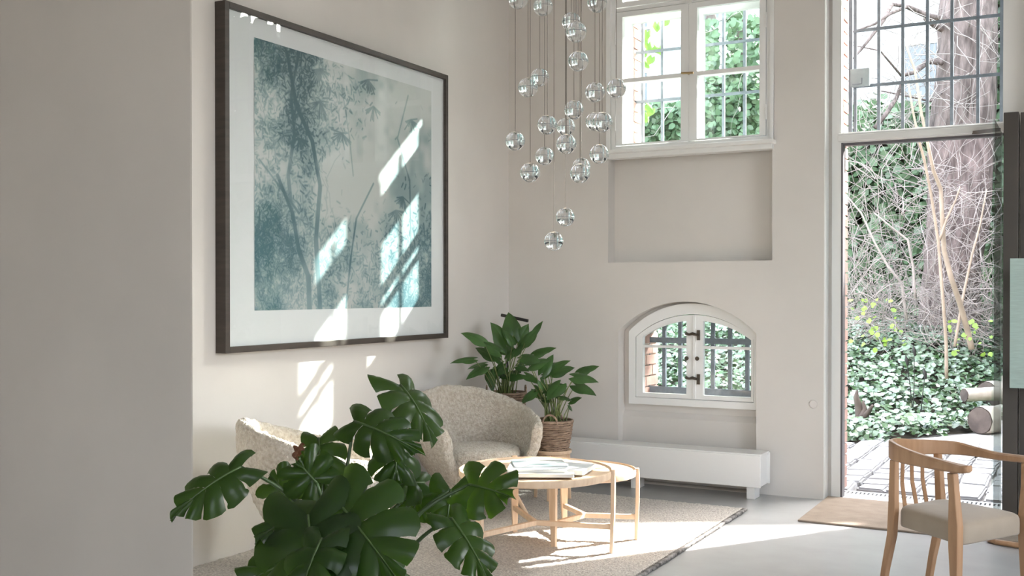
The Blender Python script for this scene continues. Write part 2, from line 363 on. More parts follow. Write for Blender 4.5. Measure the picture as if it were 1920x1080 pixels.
lf = obj('glass_leaf', MB().box((-.460, 6.36, .02), (-.450, 7.14, 2.29)), GREENG, d1)
obj('closer', MB().bar((-.46, 6.75, 2.285), (-.62, YW-.03, 2.335), .03, .02), STEEL, d1)
gp = tag(obj('glass_sheet', MB().box((0, 0, 0), (.24, .008, .715)), mat('frosted_green_glass', (.50, .60, .56), .25, var=.15, vscale=14, stretch=(1, 1, 12), spec=.6, tl=((.6, .75, .7), .3)), bevel=.002), 'pale green frosted glass panel hanging on the dark door post', 'glass')
gp.location = (-.380, 6.50, .822)
for z in (.62, .06): obj('bracket', MB().box((.06, .008, z), (.14, .44, z+.04)), STEEL, gp)
S('trim_4', MB().box((-1.5125, YB+.001, 0), (-1.506, YW-.001, 4.29)), WHITE2)  # added white strip, its white stands in for sunlight on the door reveal
# drain outside
dr = tag(empty('drain_channel', (-.9, 7.40, 0)), 'slotted metal drain channel along the door threshold outside', 'drain')
obj('channel', MB().box((-.57, -.08, -.03), (.58, -.04, .004)).box((-.57, .04, -.03), (.58, .075, .004)).box((-.57, -.04, -.05), (.58, .04, -.03)), mat('zinc', (.6, .6, .61), .5, var=.1), dr)
sb = MB()
for i in range(43): sb.box((-.565+i*.0265, -.04, -.02), (-.565+i*.0265+.014, .04, .003))
tag(obj('grating', sb, mat('zinc_bars', (.62, .62, .63), .5, var=.1), dr), kind='stuff')
obj('channel_bottom', MB().box((-.57, -.04, -.029), (.58, .04, -.024)), BLACK, dr)
g3 = tag(empty('iron_gate', (-.9, 7.5, 2.4)), 'dark iron gate bars with lock box above the garden door', 'gate')
grille(g3, [-1.395, -1.242, -1.089, -.936, -.786, -.63, -.48], [2.74, 3.115, 3.49], -1.40, -.47, 2.36, 4.2, r=.010)
obj('gate_stile', MB().box((-.535, -.02, -.04), (-.515, .01, 1.8)), IRON, g3)
obj('gate_stile', MB().box((.40, -.03, -.04), (.435, .01, 1.8)), IRON, g3)
obj('lock_box', MB().box((-.52, -.05, .335), (-.395, -.018, .455)), mat('zinc_lock', (.32, .37, .40), .5, var=.2), g3, bevel=.004)
obj('lock_handle', MB().tube([(-.50, -.075, .345), (-.44, -.075, .345), (-.44, -.075, .385)], .005, 6), IRON, g3)

# brick reveals outside
def brick_mesh(lx, ly, lz):
    b = MB().box((-lx/2, -ly/2, -lz/2), (lx/2, ly/2, lz/2)); return mesh('brick', b)
bm_a = brick_mesh(.022, .235, .066); bm_b = brick_mesh(.022, .115, .066)
for m_ in (bm_a, bm_b): m_.materials.append(BRICK)
def reveal(name, x, y0, y1, z0, z1):
    p = tag(empty(name, (x, y0, z0)), kind='structure')
    obj('mortar_bed', MB().box((-.03, 0, 0), (-.002, y1-y0, z1-z0)), MORT, p)
    z = .04; row = 0
    while z < z1-z0-.03:
        y = .0; k = row % 2
        while y < y1-y0-.05:
            L = .115 if (k % 2) else .235
            L = min(L, y1-y0-y)
            o = bpy.data.objects.new('brick', bm_b if k % 2 else bm_a); C.objects.link(o); o.parent = p
            sc_ = L/(.115 if k % 2 else .235); o.scale = (1, sc_, 1)
            o.location = (random.uniform(-.003, .002), y+L/2, z); y += L+.012; k += 1
        z += .078; row += 1
reveal('trim_1', -1.475, YW+.07, YO+.02, .0, 4.25)
reveal('trim_2', -2.985, YW+.11, YO, 2.38, 3.98)
reveal('trim_3', -2.852, YW+.03, YO, .58, 1.05)

# ------------------------------------------------------------------ radiator bench
rd = thing('radiator_bench', 'long low white radiator casing on feet below the arched window', 'radiator', (-2.75, 6.93, 0))
obj('casing', MB().box((-.93, -.10, .085), (.893, -.085, .292)).box((-.93, -.085, .282), (.893, .115, .300)).box((-.93, .10, .085), (.90, .115, .292)).box((-.93, -.085, .085), (.885, .10, .095)), WHITE2, rd, bevel=.003)
obj('end_panel', MB().box((.872, -.085, .095), (.884, .10, .282)), WHITE, rd)
for x in (-.85, -.02, .79):
    obj('foot', MB().box((x-.0, -.06, 0), (x+.055, .06, .090)), WHITE2, rd, bevel=.003)
# wall trims
ws = tag(obj('wall_socket', MB().lathe([(.016, 0), (.026, .0), (.028, .004), (.024, .009), (.0, .010)], 24), mat('button_plastic', (.70, .66, .63), .5), smooth='auto'), 'small round white wall button between arched window and door', 'switch')
ws.rotation_euler = (PI/2, 0, 0); pz = at(1522, 757, 7.0); ws.location = (-1.576, YB, .62)

# ------------------------------------------------------------------ rug, doormat
def rug():
    x0, x1, y0, y1 = -3.82, -1.862, 3.0, 6.49
    nx, ny = 150, 260; mb = MB()
    xs = np.linspace(x0, x1, nx); ys = np.linspace(y0, y1, ny)
    zz = .016+.006*rng.random((ny, nx))
    zz[:, -1] = zz[:, 0] = 0.002; zz[0] = zz[-1] = .002
    for j in range(ny):
        for i in range(nx): mb.v.append((xs[i]+(0 if 0<i<nx-1 else rng.normal()*.004), ys[j]+(0 if 0<j<ny-1 else rng.normal()*.006), zz[j, i]))
    for j in range(ny-1):
        for i in range(nx-1):
            a = j*nx+i; mb.f.append((a, a+1, a+nx+1, a+nx))
    n0 = len(mb.v)
    return mb
ru = obj('rug', rug(), RUGM, smooth=True); tag(ru, 'large grey-beige woven wool rug under the tables and sheepskin chairs', 'rug')
eb = MB(); y = 3.0
while y < 6.48:
    eb.tube([(-1.868, y, .012), (-1.842+random.uniform(-.004, .004), y+.012, .013)], [.010, .008], 6); y += .021
tag(obj('braided_edge', eb, RUGB, ru, smooth=True), kind='stuff')
dm = tag(obj('doormat', MB().box((-1.50, 6.33, .0005), (-.05, 7.165, .012)), COIR, bevel=.004), 'brown coir doormat set in the floor at the garden door', 'doormat')
wr = obj('floor_rail', MB().tube([(-.47, 6.30, .016), (-.42, 6.25, .016), (-.33, 6.22, .016), (-.22, 6.24, .016), (-.12, 6.30, .016)], .015, 10), CHAIRW, smooth='auto')
tag(wr, 'curved brown wooden rail on the floor behind the armchair', 'rail')

# ------------------------------------------------------------------ framed picture
pic = thing('framed_picture', 'large dark-framed teal foliage print under glass on the left wall', 'picture', (XL, 5.05, 1.05))
PD = .068
y0, y1, z0, z1 = 4.005-5.05, 6.108-5.05, 1.045-1.05, 2.80-1.05
f_ = MB(); fw = .032
f_.box((0, y0, z0), (PD, y0+fw, z1)).box((0, y1-fw, z0), (PD, y1, z1)).box((0, y0+fw, z0), (PD, y1-fw, z0+fw)).box((0, y0+fw, z1-fw), (PD, y1-fw, z1))
obj('frame', f_, DARKF, pic, bevel=.002)
obj('mount', MB().box((.038, y0+fw, z0+fw), (.048, y1-fw, z1-fw)), MATB, pic)
obj('glazing', MB().box((.060, y0+fw, z0+fw), (.063, y1-fw, z1-fw)), GLASSPIC, pic)
def art():
    Y0, Y1, Z0, Z1 = 4.235, 5.925, 1.255, 2.665
    W_, H_ = 380, 320
    def noise(nx, ny):
        g = rng.random((ny+2, nx+2)); u = np.linspace(0, nx, W_); v = np.linspace(0, ny, H_)
        i = u.astype(int); j = v.astype(int); fu = u-i; fv = v-j; fu = fu*fu*(3-2*fu); fv = fv*fv*(3-2*fv)
        a = g[j][:, i]*(1-fu)+g[j][:, i+1]*fu; b = g[j+1][:, i]*(1-fu)+g[j+1][:, i+1]*fu
        return a*(1-fv[:, None])+b*fv[:, None]
    dens = noise(5, 4)*.5+noise(11, 9)*.3+noise(30, 26)*.2
    U, V = np.meshgrid(np.linspace(0, 1, W_), np.linspace(0, 1, H_))
    # where foliage stands: left, bottom corners, top left
    fol = np.clip(1.1-2.2*U, 0, 1)*(.45+.5*np.abs(V-.45)) + np.clip(1-V*2.0, 0, 1)*(.35+.6*np.abs(U-.42)) + .25*np.clip(U-.6, 0, 1)*np.clip(1.2-V, 0, 1) + .35*np.exp(-((U-.42)**2/.02+(V-.85)**2/.03))
    dark = np.clip((dens-.45)*1.6+fol*.35, 0, .6)
    ink = np.zeros((H_, W_))
    def uv(px, py):
        p = onX(px, py, XL+.05); return ((p.y-Y0)/(Y1-Y0)*W_, (p.z-Z0)/(Z1-Z0)*H_)
    yy, xx = np.mgrid[0:H_, 0:W_]
    def seg(a, b, r, s):
        x0_, x1_ = int(max(0, min(a[0], b[0])-r-2)), int(min(W_, max(a[0], b[0])+r+3))
        y0_, y1_ = int(max(0, min(a[1], b[1])-r-2)), int(min(H_, max(a[1], b[1])+r+3))
        if x1_ <= x0_ or y1_ <= y0_: return
        X = xx[y0_:y1_, x0_:x1_]; Y = yy[y0_:y1_, x0_:x1_]; dx, dy = b[0]-a[0], b[1]-a[1]
        t = np.clip(((X-a[0])*dx+(Y-a[1])*dy)/(dx*dx+dy*dy+1e-6), 0, 1)
        d = np.hypot(X-a[0]-t*dx, Y-a[1]-t*dy); v = np.clip(1-(d-r+.7)/1.4, 0, 1)*s
        ink[y0_:y1_, x0_:x1_] = np.maximum(ink[y0_:y1_, x0_:x1_], v)
    def line(pts, r0, r1, s):
        q = [uv(*p) for p in pts]
        for i in range(len(q)-1): seg(q[i], q[i+1], r0+(r1-r0)*i/len(q), s)
    line([(538, 100), (556, 200), (585, 265), (600, 350), (592, 450), (600, 580)], 3, 5, .85)
    line([(520, 330), (548, 400), (560, 470), (578, 520), (580, 580)], 3, 6, .8)
    line([(700, 345), (668, 410), (658, 480), (648, 578)], 1.6, 2.2, .8)
    line([(560, 100), (545, 180), (552, 250), (540, 330), (548, 410)], 2.5, 4, .6)
    line([(765, 180), (745, 260), (768, 340), (770, 460), (764, 575)], 1.5, 2, .5)
    line([(486, 300), (520, 345), (560, 400)], 1.5, 3, .7)
    line([(640, 160), (655, 260), (662, 330)], 1, 2, .5)
    for _ in range(9):
        x = rng.uniform(490, 640); y = rng.uniform(110, 400); p = [(x, y)]
        for k in range(7): x += rng.normal()*9; y += rng.uniform(10, 34); p.append((x, y))
        line(p, .5, .9, .4)
    # leaf blots
    prob = np.clip((fol*dens*1.9)**1.7, 0, 1)
    n = 0
    while n < 6500:
        cx, cy = rng.uniform(0, W_), rng.uniform(0, H_)
        if rng.random() < prob[int(cy), int(cx)]:
            a = rng.uniform(0, PI); L = rng.uniform(1.2, 4.2)
            seg((cx-L*math.cos(a), cy-L*math.sin(a)), (cx+L*math.cos(a), cy+L*math.sin(a)), rng.uniform(.5, 1.5), rng.uniform(.2, .75)); n += 1
    for (px_, py_) in ((755, 370), (640, 250), (700, 200), (690, 150), (742, 395), (600, 190), (560, 260), (770, 225), (600, 130)):
        c = uv(px_, py_)
        for k in range(16):
            a = rng.uniform(-PI*.95, .0)+rng.normal()*.2; L = rng.uniform(10, 24)
            seg(c, (c[0]+L*math.cos(a), c[1]+L*math.sin(a)), 1.1, .65)
    a = np.clip(dark+ink*.75, 0, 1)
    pale = np.array([.60, .61, .595]); mid = np.array([.29, .37, .375]); deep = np.array([.045, .105, .125])
    aa = a[..., None]
    col = np.where(aa < .5, pale+(mid-pale)*aa*2, mid+(deep-mid)*(aa-.5)*2)
    gr = np.clip(1-V*1.1, 0, 1)[..., None]      # the print turns from green-grey above to blue-teal below
    col = col*(1-.25*gr)+np.array([.03, .10, .13])*.9*gr*(.25+.4*aa)
    vs = np.zeros((H_+1, W_+1, 3)); vs[..., 0] = .0495
    vs[..., 1] = np.linspace(Y0, Y1, W_+1)[None, :]-5.05; vs[..., 2] = np.linspace(Z0, Z1, H_+1)[:, None]-1.05
    idx = (np.arange(H_)[:, None]*(W_+1)+np.arange(W_)[None, :]).ravel()
    faces = np.stack([idx, idx+1, idx+W_+2, idx+W_+1], 1)
    m = bpy.data.meshes.new('print'); m.vertices.add((H_+1)*(W_+1)); m.vertices.foreach_set('co', vs.ravel())
    nf = len(idx); m.loops.add(nf*4); m.loops.foreach_set('vertex_index', faces.ravel().astype(np.int32))
    m.polygons.add(nf); m.polygons.foreach_set('loop_start', np.arange(0, nf*4, 4, dtype=np.int32)); m.polygons.foreach_set('loop_total', np.full(nf, 4, dtype=np.int32))
    m.update(); at_ = m.color_attributes.new('ink', 'FLOAT_COLOR', 'CORNER')
    cc = np.repeat(np.concatenate([col.reshape(-1, 3), np.ones((nf, 1))], 1), 4, 0)
    at_.data.foreach_set('color', cc.ravel().astype(np.float32))
    mt = bpy.data.materials.new('printed_ink'); mt.use_nodes = True; n_ = mt.node_tree.nodes
    v = n_.new('ShaderNodeVertexColor'); v.layer_name = 'ink'; mt.node_tree.links.new(v.outputs[0], n_['Principled BSDF'].inputs['Base Color'])
    n_['Principled BSDF'].inputs['Roughness'].default_value = .6
    m.materials.append(mt)
    o = bpy.data.objects.new('print', m); C.objects.link(o); o.parent = pic
art()

# ------------------------------------------------------------------ coffee tables
def table(name, label, cx, cy, R_, zt, a0, group=None):
    t = thing(name, label, 'table', (cx, cy, .017), 0, group); z = zt-.017; th = .032
    obj('tabletop', MB().lathe([(R_-.010, z-th), (R_-.003, z-th+.004), (R_, z-.010), (R_-.002, z+.004), (R_-.008, z+.006), (R_-.016, z-.002), (R_-.02, z-.003)], 72), OAK, t, smooth='auto')
    for k in range(3):
        a = a0+k*2*PI/3; c, s_ = math.cos(a), math.sin(a)
        side = Vector((-s_, c, 0))
        m_ = MB()
        prof = [(R_+.004, z+.012, .030, .018), (R_+.006, z-.05, .046, .020), (R_+.004, z*.5, .042, .020), (R_-.004, 0, .026, .018)]
        vs = []; fs = []
        for (r, zz, wd, dp) in prof:
            p = Vector((c*r, s_*r, zz))
            for i, j in ((-1, -1), (1, -1), (1, 1), (-1, 1)): vs.append(p+side*i*wd/2+Vector((c, s_, 0))*j*dp/2)
        for i in range(3):
            for q in range(4): fs.append((i*4+q, i*4+(q+1) % 4, i*4+4+(q+1) % 4, i*4+4+q))
        fs += [(3, 2, 1, 0), (12, 13, 14, 15)]
        obj('leg', m_.add(vs, fs), OAKV, t, bevel=.003)
        obj('stretcher', MB().bar((c*.004, s_*.004, z*.33), (c*(R_-.004), s_*(R_-.004), z*.33), .022, .026), OAK, t, bevel=.003)
    return t
table('coffee_table', 'round oak coffee table with books, the larger front table of the pair', -2.52, 4.94, .40, .432, math.radians(14))
table('coffee_table', 'smaller round oak side table tucked behind the larger one with books', -2.40, 5.29, .28, .392, math.radians(19))
# books and magazines on the front table
def book(name, label, c, z, lx, ly, h, rz, cov, page=(.78, .77, .74), grp='books and magazines on the coffee table'):
    b = thing(name, label, 'book', (c[0], c[1], z), rz, grp)
    cm = mat('cover_'+str(len(bpy.data.materials)), cov[0], .35, col2=cov[1], vscale=7, detail=3)
    obj('pages', MB().box((-lx/2+.003, -ly/2+.003, .0012), (lx/2-.003, ly/2-.003, h-.0012)), mat('paper', page, .8, var=.1, vscale=3, stretch=(1, 1, 200)), b)
    obj('cover', MB().box((-lx/2, -ly/2, 0), (lx/2, ly/2, .0012)).box((-lx/2, -ly/2, h-.0012), (lx/2, ly/2, h)).box((-lx/2, -ly/2, 0), (-lx/2+.0012, ly/2, h)), cm, b)
    return b
zt = .4385
A = math.radians(28.3)
book('art_book', 'cream spined book at the bottom of the stack on the table', (-2.42, 4.80), zt, .33, .24, .017, A-.03, ((.72, .68, .60), (.66, .60, .52)))
book('photo_book', 'grey white picture book lying on the cream spined book', (-2.45, 4.83), zt+.0175, .30, .23, .014, A-.08, ((.62, .66, .68), (.74, .75, .74)))
book('magazine', 'thin magazine with blue-grey cover on top of the book stack', (-2.47, 4.88), zt+.032, .27, .20, .006, A+.10, ((.25, .33, .36), (.70, .72, .72)))
book('magazine', 'pale magazine with ruffled pages at the right end of the stack', (-2.31, 4.95), zt, .17, .23, .024, A-.35, ((.72, .73, .74), (.50, .54, .56)))

# ------------------------------------------------------------------ stools
def stool(label, cx, cy, R_, zt, n=4, rot=.4, cat='stool', zb=0):
    t = thing('wooden_stool', label, cat, (cx, cy, zb), rot, None); zt -= zb
    obj('seat', MB().lathe([(R_-.012, zt-.025), (R_-.002, zt-.02), (R_, zt-.006), (R_-.004, zt), (R_-.02, zt+.0)], 48), OAK, t, smooth='auto')
    obj('apron', MB().lathe([(R_-.04, zt-.075), (R_-.03, zt-.075), (R_-.03, zt-.0255), (R_-.04, zt-.0255)], 40), OAKV, t, smooth='auto')
    for k in range(n):
        a = 2*PI*k/n; c, s_ = math.cos(a), math.sin(a)
        obj('leg', MB().bar((c*(R_-.022), s_*(R_-.022), zt-.024), (c*(R_-.012), s_*(R_-.012), 0), .032, .022, up=(c, s_, 0), w2=.024, h2=.018), OAKV, t, bevel=.002)
    return t
stool('low round oak stool by the left wall between the sheepskin chairs', -3.665, 5.10, .15, .48, rot=.6)
p = onZ(1036, 842, .335)
stool('short round oak stool carrying the right plant basket', p.x, p.y, .125, .335, rot=.25)
S2 = (p.x, p.y, .335)
S1 = (-3.54, 6.49, .42)
stool('round oak stool hidden behind the chair carrying the left plant basket', S1[0], S1[1], .15, S1[2], rot=.3)

# ------------------------------------------------------------------ sheepskin tub chairs
def tex(name, size, kind='CLOUDS'):
    t = bpy.data.textures.new(name, kind); t.noise_scale = size
    if kind == 'CLOUDS': t.noise_depth = 2
    return t
FUR1 = tex('curl', .012); FUR2 = tex('lump', .06)
def fur(o, s1=.020, s2=.012):
    for t, s_ in ((FUR2, s2), (FUR1, s1)):
        d = o.modifiers.new('fleece', 'DISPLACE'); d.texture = t; d.strength = s_; d.texture_coords = 'GLOBAL'; d.mid_level = .5
def tub_chair(label, x, y, face):
    t = thing('sheepskin_armchair', label, 'armchair', (x, y, .017), face, 'sheepskin armchairs around the coffee tables')
    nt_, ns = 150, 64; tm = math.radians(128); mb = MB()
    def sect(th, shrink):
        a = abs(th)/tm
        sm = a*a*(3-2*a)
        top = .735-.17*sm-.02*a**6; zi = .30
        lean = .07*(1-a)+.015
        rb, rt = .245, .335+lean*.25
        tk = .055
        # closed loop: from outer bottom up to rolled top, down inside
        P = []
        zb = .18
        n1 = 26
        for i in range(n1):
            u = i/(n1-1); z = zb+(top-.045-zb)*u
            r = .235+(rt+tk-.235)*(math.sin(u*PI/2)**.9); P.append((r, z))
        for i in range(1, 12):
            an = PI*i/12; P.append((rt+tk/2-.0+math.cos(an)*tk/2+.0, top-.045+math.sin(an)*.045))
        n2 = 27
        for i in range(n2):
            u = 1-i/(n2-1); z = zi-.02+(top-.045-(zi-.02))*u
            r = .225+(rt-.225)*(math.sin(u*PI/2)**.8); P.append((r, z))
        cx_ = sum(q[0] for q in P)/len(P); cz_ = sum(q[1] for q in P)/len(P)
        return [((q[0]-cx_)*shrink+cx_, (q[1]-cz_)*shrink+cz_) for q in P]
    first = None; rows = []
    ends = [.25, .6, .82, .94]
    ths = [(-tm-.012*(4-i)*1.6, e) for i, e in enumerate(ends)]+[(-tm+2*tm*i/(nt_-1), 1) for i in range(nt_)]+[(tm+.012*(i+1)*1.6, e) for i, e in enumerate(reversed(ends))]
    for th, sh in ths:
        tc = max(-tm, min(tm, th)); P = sect(tc, sh)
        a = abs(tc)/tm; fwd = .05*a**3
        rows.append([(-math.cos(th)*r*1.0+fwd, math.sin(th)*r*1.02, z) for r, z in P])
    n = len(rows[0])
    for r_ in rows: mb.v += r_
    for i in range(len(rows)-1):
        for k in range(n): mb.f.append((i*n+k, i*n+(k+1) % n, (i+1)*n+(k+1) % n, (i+1)*n+k))
    mb.f.append(tuple(range(n))); mb.f.append(tuple((len(rows)-1)*n+k for k in range(n-1, -1, -1)))
    sh = obj('shell', mb, SHEEP, t, smooth=True); fur(sh)
    s_ = obj('seat_cushion', disk(.255, .26, .40, .035, (.06, 0)), SHEEP, t, smooth=True); fur(s_, .014, .008)
    b_ = obj('seat_base', disk(.262, .165, .30, .03, (.04, 0)), SHEEP, t, smooth=True); fur(b_, .010, .006)
    for k, (lx, ly) in enumerate(((.17, .17), (.17, -.17), (-.17, .17), (-.17, -.17))):
        obj('leg', MB().tube([(lx*.9, ly*.9, .19), (lx*1.42, ly*1.42, 0)], [.019, .013], 14), OAKV, t, smooth='auto')
    return t
def disk(R_, z0, z1, rr, c):
    mb = MB(); n = 110; prof = []
    m1 = 14
    for i in range(m1): prof.append((R_*i/m1*.9+.002, z0))
    for i in range(9):
        a = -PI/2+PI/2*i/8; prof.append((R_-rr+rr*math.cos(a), z0+rr+rr*math.sin(a)))
    for i in range(1, 5): prof.append((R_, z0+rr+(z1-z0-2*rr)*i/5))
    for i in range(9):
        a = PI/2*i/8; prof.append((R_-rr+rr*math.cos(a), z1-rr+rr*math.sin(a)))
    for i in range(30): prof.append(((R_-rr)*(1-i/30)+.001, z1+.012*(i/30)))
    return mb.lathe(prof, n, (c[0], c[1], 0))
tub_chair('cream sheepskin tub chair in the corner before the plant baskets', -3.30, 5.64, math.atan2(-.60, .80))
tub_chair('cream sheepskin tub chair at left seen from behind the monstera', -3.235, 4.10, math.atan2(.72, .69))

# ------------------------------------------------------------------ reading lamp in the corner
lp = thing('floor_lamp', 'slim black floor lamp in the corner behind the left plant', 'lamp', (-3.70, 6.80, 0))
obj('base', MB().lathe([(.10, 0), (.105, .004), (.10, .012), (.01, .014)], 32), BLACK, lp, smooth='auto')
obj('pole', MB().tube([(0, 0, .01), (0, 0, 1.165)], .007, 8), BLACK, lp, smooth='auto')
obj('lamp_head', MB().bar((-.05, .0, 1.185), (.17, .0, 1.145), .020, .022), BLACK, lp, bevel=.004)

# ------------------------------------------------------------------ leaves
def place_leaf(m, B, T, hint):
    B, T = Vector(B), Vector(T); y = (T-B).normalized(); n = Vector(hint); n -= y*n.dot(y)
    if n.length < 1e-3: n = y.orthogonal()
    n.normalize(); x = y.cross(n)
    M = Matrix(((x.x, y.x, n.x, B.x), (x.y, y.y, n.y, B.y), (x.z, y.z, n.z, B.z), (0, 0, 0, 1)))
    m.transform(M); m.update(); return m
def fan(t, s, L, W, side, back=2.55, tipw=.62):
    a = back*(1-t)**1.15
    k_ = max(0, (t-.55)/.45); k_ = k_*k_*(3-2*k_); wd = W*(.85+.30*math.sin(PI*min(1, (1-t)*1.05))**.8+.30*max(0, 1-t*6))*(1-k_)+L*.27*k_
    my = L*.74*t
    return side*s*wd*math.sin(a), my+s*wd*math.cos(a)*.95
def monstera_leaf(L, W, droop=.5, side_droop=.6, fold=.25, nl=6, slit=.15, s0=.50, seed=0):
    r = random.Random(seed); mb = MB(); NT, NS = 5, 11
    def put(x, y, pk):
        q = max(-.2*L, y); ph = droop*q/L
        yy = L*math.sin(ph)/max(droop, 1e-3)+(y-q); zz = -L*(1-math.cos(ph))/max(droop, 1e-3)
        ax = abs(x)/W
        z2 = fold*abs(x)*(1-.5*ax) - side_droop*W*ax*ax*.5
        return (x*(1-.10*side_droop*ax), yy, zz+z2+pk)
    for side in (-1, 1):
        for k in range(nl):
            ta, tb = k/nl, (k+1)/nl; tc = (ta+tb)/2; g = slit*r.uniform(.5, 1.2); full = r.random() < .8
            base = len(mb.v); wl = r.uniform(.93, 1.07)
            ss0 = s0*r.uniform(.8, 1.25)
            for i in range(NT+1):
                u = i/NT*2-1
                for j in range(NS+1):
                    s = j/NS; gg = 0
                    if s > ss0: gg = g*min(1, (s-ss0)/.22)
                    tt = tc+u*(tb-ta)/2*(1-gg*(1 if full or s < .9 else .3))
                    if k == nl-1: tt = tc+u*(tb-ta)/2*(1-gg) if u < 0 else tc+u*(tb-ta)/2
                    if k == 0 and u < 0: tt = tc+u*(tb-ta)/2
                    se = s*(1-.16*abs(u)**3*(s**2))*wl
                    x, y = fan(min(1, max(0, tt)), se, L, W, side)
                    pk = -.010*u*u*s+.010*s*(1-u*u)+r.uniform(-.001, .001)
                    mb.v.append(put(x, y, pk))
            for i in range(NT):
                for j in range(NS):
                    a = base+i*(NS+1)+j; mb.f.append((a, a+1, a+NS+2, a+NS+1) if side > 0 else (a+NS+1, a+NS+2, a+1, a))
    m = mesh('leaf', mb)
    rib = MB(); rp = [put(0, L*(.0+.98*i/10), .0012) for i in range(11)]
    rib.tube(rp, [.0035*(1-.75*i/10) for i in range(11)], 5)
    rm = mesh('midrib', rib)
    return m, rm
def arrow_leaf(L, W, droop=.5, fold=.3):
    mb = MB(); NT, NS = 14, 5
    for side in (-1, 1):
        base = len(mb.v)
        for i in range(NT+1):
            for j in range(NS+1):
                t, s = i/NT, j/NS; a = 2.7*(1-t)**1.3
                wd = W*(.95+.15*math.sin(PI*t))*(1-t*.2)+(L*.45-W*.5)*max(0, t-.6)/.4
                x, y = side*s*wd*math.sin(a), L*.62*t+s*wd*math.cos(a)*.9
                ph = droop*max(0, y)/L; z = -L*(1-math.cos(ph))/max(droop, 1e-3)+fold*abs(x)-1.2*x*x/W*.4
                mb.v.append((x, y, z))
        for i in range(NT):
            for j in range(NS):
                a = base+i*(NS+1)+j; mb.f.append((a, a+1, a+NS+2, a+NS+1) if side > 0 else (a+NS+1, a+NS+2, a+1, a))
    return mesh('leaf', mb)
def curve_pts(a, b, sag, n=10, up=Vector((0, 0, 1))):
    a, b = Vector(a), Vector(b); out = []
    for i in range(n+1):
        t = i/n; out.append(a.lerp(b, t)+up*sag*math.sin(PI*t)*(1-.3*t))
    return out
def cdir(r, u, f): return _R*r+_U*u-_F*f      # right, up, towards the viewer

# ------------------------------------------------------------------ monstera in the foreground
pot_c = Vector((-1.60, 2.06, 0))
pt = thing('plant_pot', 'plain grey clay pot holding the monstera on the floor', 'pot', pot_c)
obj('body', MB().lathe([(.12, 0), (.125, .01), (.165, .34), (.172, .345), (.172, .36), (.158, .36), (.152, .31)], 48), POTM, pt, smooth='auto')
mo = thing('monstera_plant', 'big dark green monstera with split leaves in the left foreground', 'plant', pot_c+Vector((0, 0, .30)))
org = mo.location.copy()
obj('soil', MB().lathe([(.148, 0), (.15, .018), (.01, .03)], 32), SOIL, mo, smooth=True)
crown = at(642, 1130, 2.55)
obj('stem', MB().tube([Vector((0, 0, .02)), Vector((.03, 0, .12)), (crown-org)*.8, crown-org], [.022, .02, .018, .014], 10), PETI, mo, smooth=True)
# (base x, y, depth, tip x, y, depth, width factor, hint(right, up, towards), droop, sidedroop, petiole start x,y,d)
ML = [
 ((452, 876, 2.42), (326, 955, 2.36), .55, (-.2, .62, .75), .7, 1.0, (600, 985, 2.5)),
 ((664, 790, 2.62), (775, 835, 2.55), .60, (.05, .45, .9), .8, 1.1, (637, 985, 2.6)),
 ((750, 722, 2.75), (815, 815, 2.66), .80, (.62, .55, .55), .6, .8, (688, 900, 2.66)),
 ((598, 822, 2.72), (606, 915, 2.64), .52, (-.1, .75, .65), .9, .9, (620, 1000, 2.62)),
 ((556, 936, 2.66), (506, 896, 2.66), .60, (-.3, .3, .9), .5, .5, (620, 1020, 2.6)),
 ((572, 962, 2.34), (486, 1000, 2.26), .62, (-.25, .8, .55), .7, .9, (625, 1080, 2.45)),
 ((636, 944, 2.30), (742, 1078, 2.16), .80, (.10, .38, .92), .45, .35, (642, 1090, 2.45)),
 ((578, 966, 2.28), (600, 1150, 2.14), .86, (-.10, .42, .9), .5, .5, (630, 1110, 2.45)),
 ((532, 1060, 2.40), (466, 1085, 2.34), .75, (-.2, .7, .7), .6, .6, (630, 1120, 2.5)),
 ((594, 905, 2.46), (560, 868, 2.46), 1.25, (-.05, .25, .95), .5, .5, (630, 1040, 2.5)),
 ((880, 909, 2.58), (952, 925, 2.50), 1.00, (.12, .42, .9), .5, .5, (760, 985, 2.55)),
 ((795, 906, 2.70), (722, 910, 2.64), .60, (0, .8, .6), .6, .8, (700, 1000, 2.6)),
 ((790, 918, 2.74), (772, 962, 2.70), .90, (.0, .55, .8), .6, .6, (748, 985, 2.62)),
 ((846, 972, 2.46), (918, 1080, 2.36), .50, (.35, .65, .65), .5, .8, (760, 1040, 2.48)),
 ((742, 838, 2.66), (742, 892, 2.62), .55, (.2, .4, .85), .9, 1.2, (690, 985, 2.6)),
 ((604, 1010, 2.20), (560, 1110, 2.10), .75, (-.3, .5, .8), .5, .6, (640, 1120, 2.4)),
 ((690, 1020, 2.28), (725, 1150, 2.2), .75, (.3, .5, .8), .5, .6, (650, 1130, 2.4)),
 ((845, 918, 2.64), (838, 985, 2.6), .70, (.0, .4, .9), .6, .6, (770, 985, 2.6)),
]
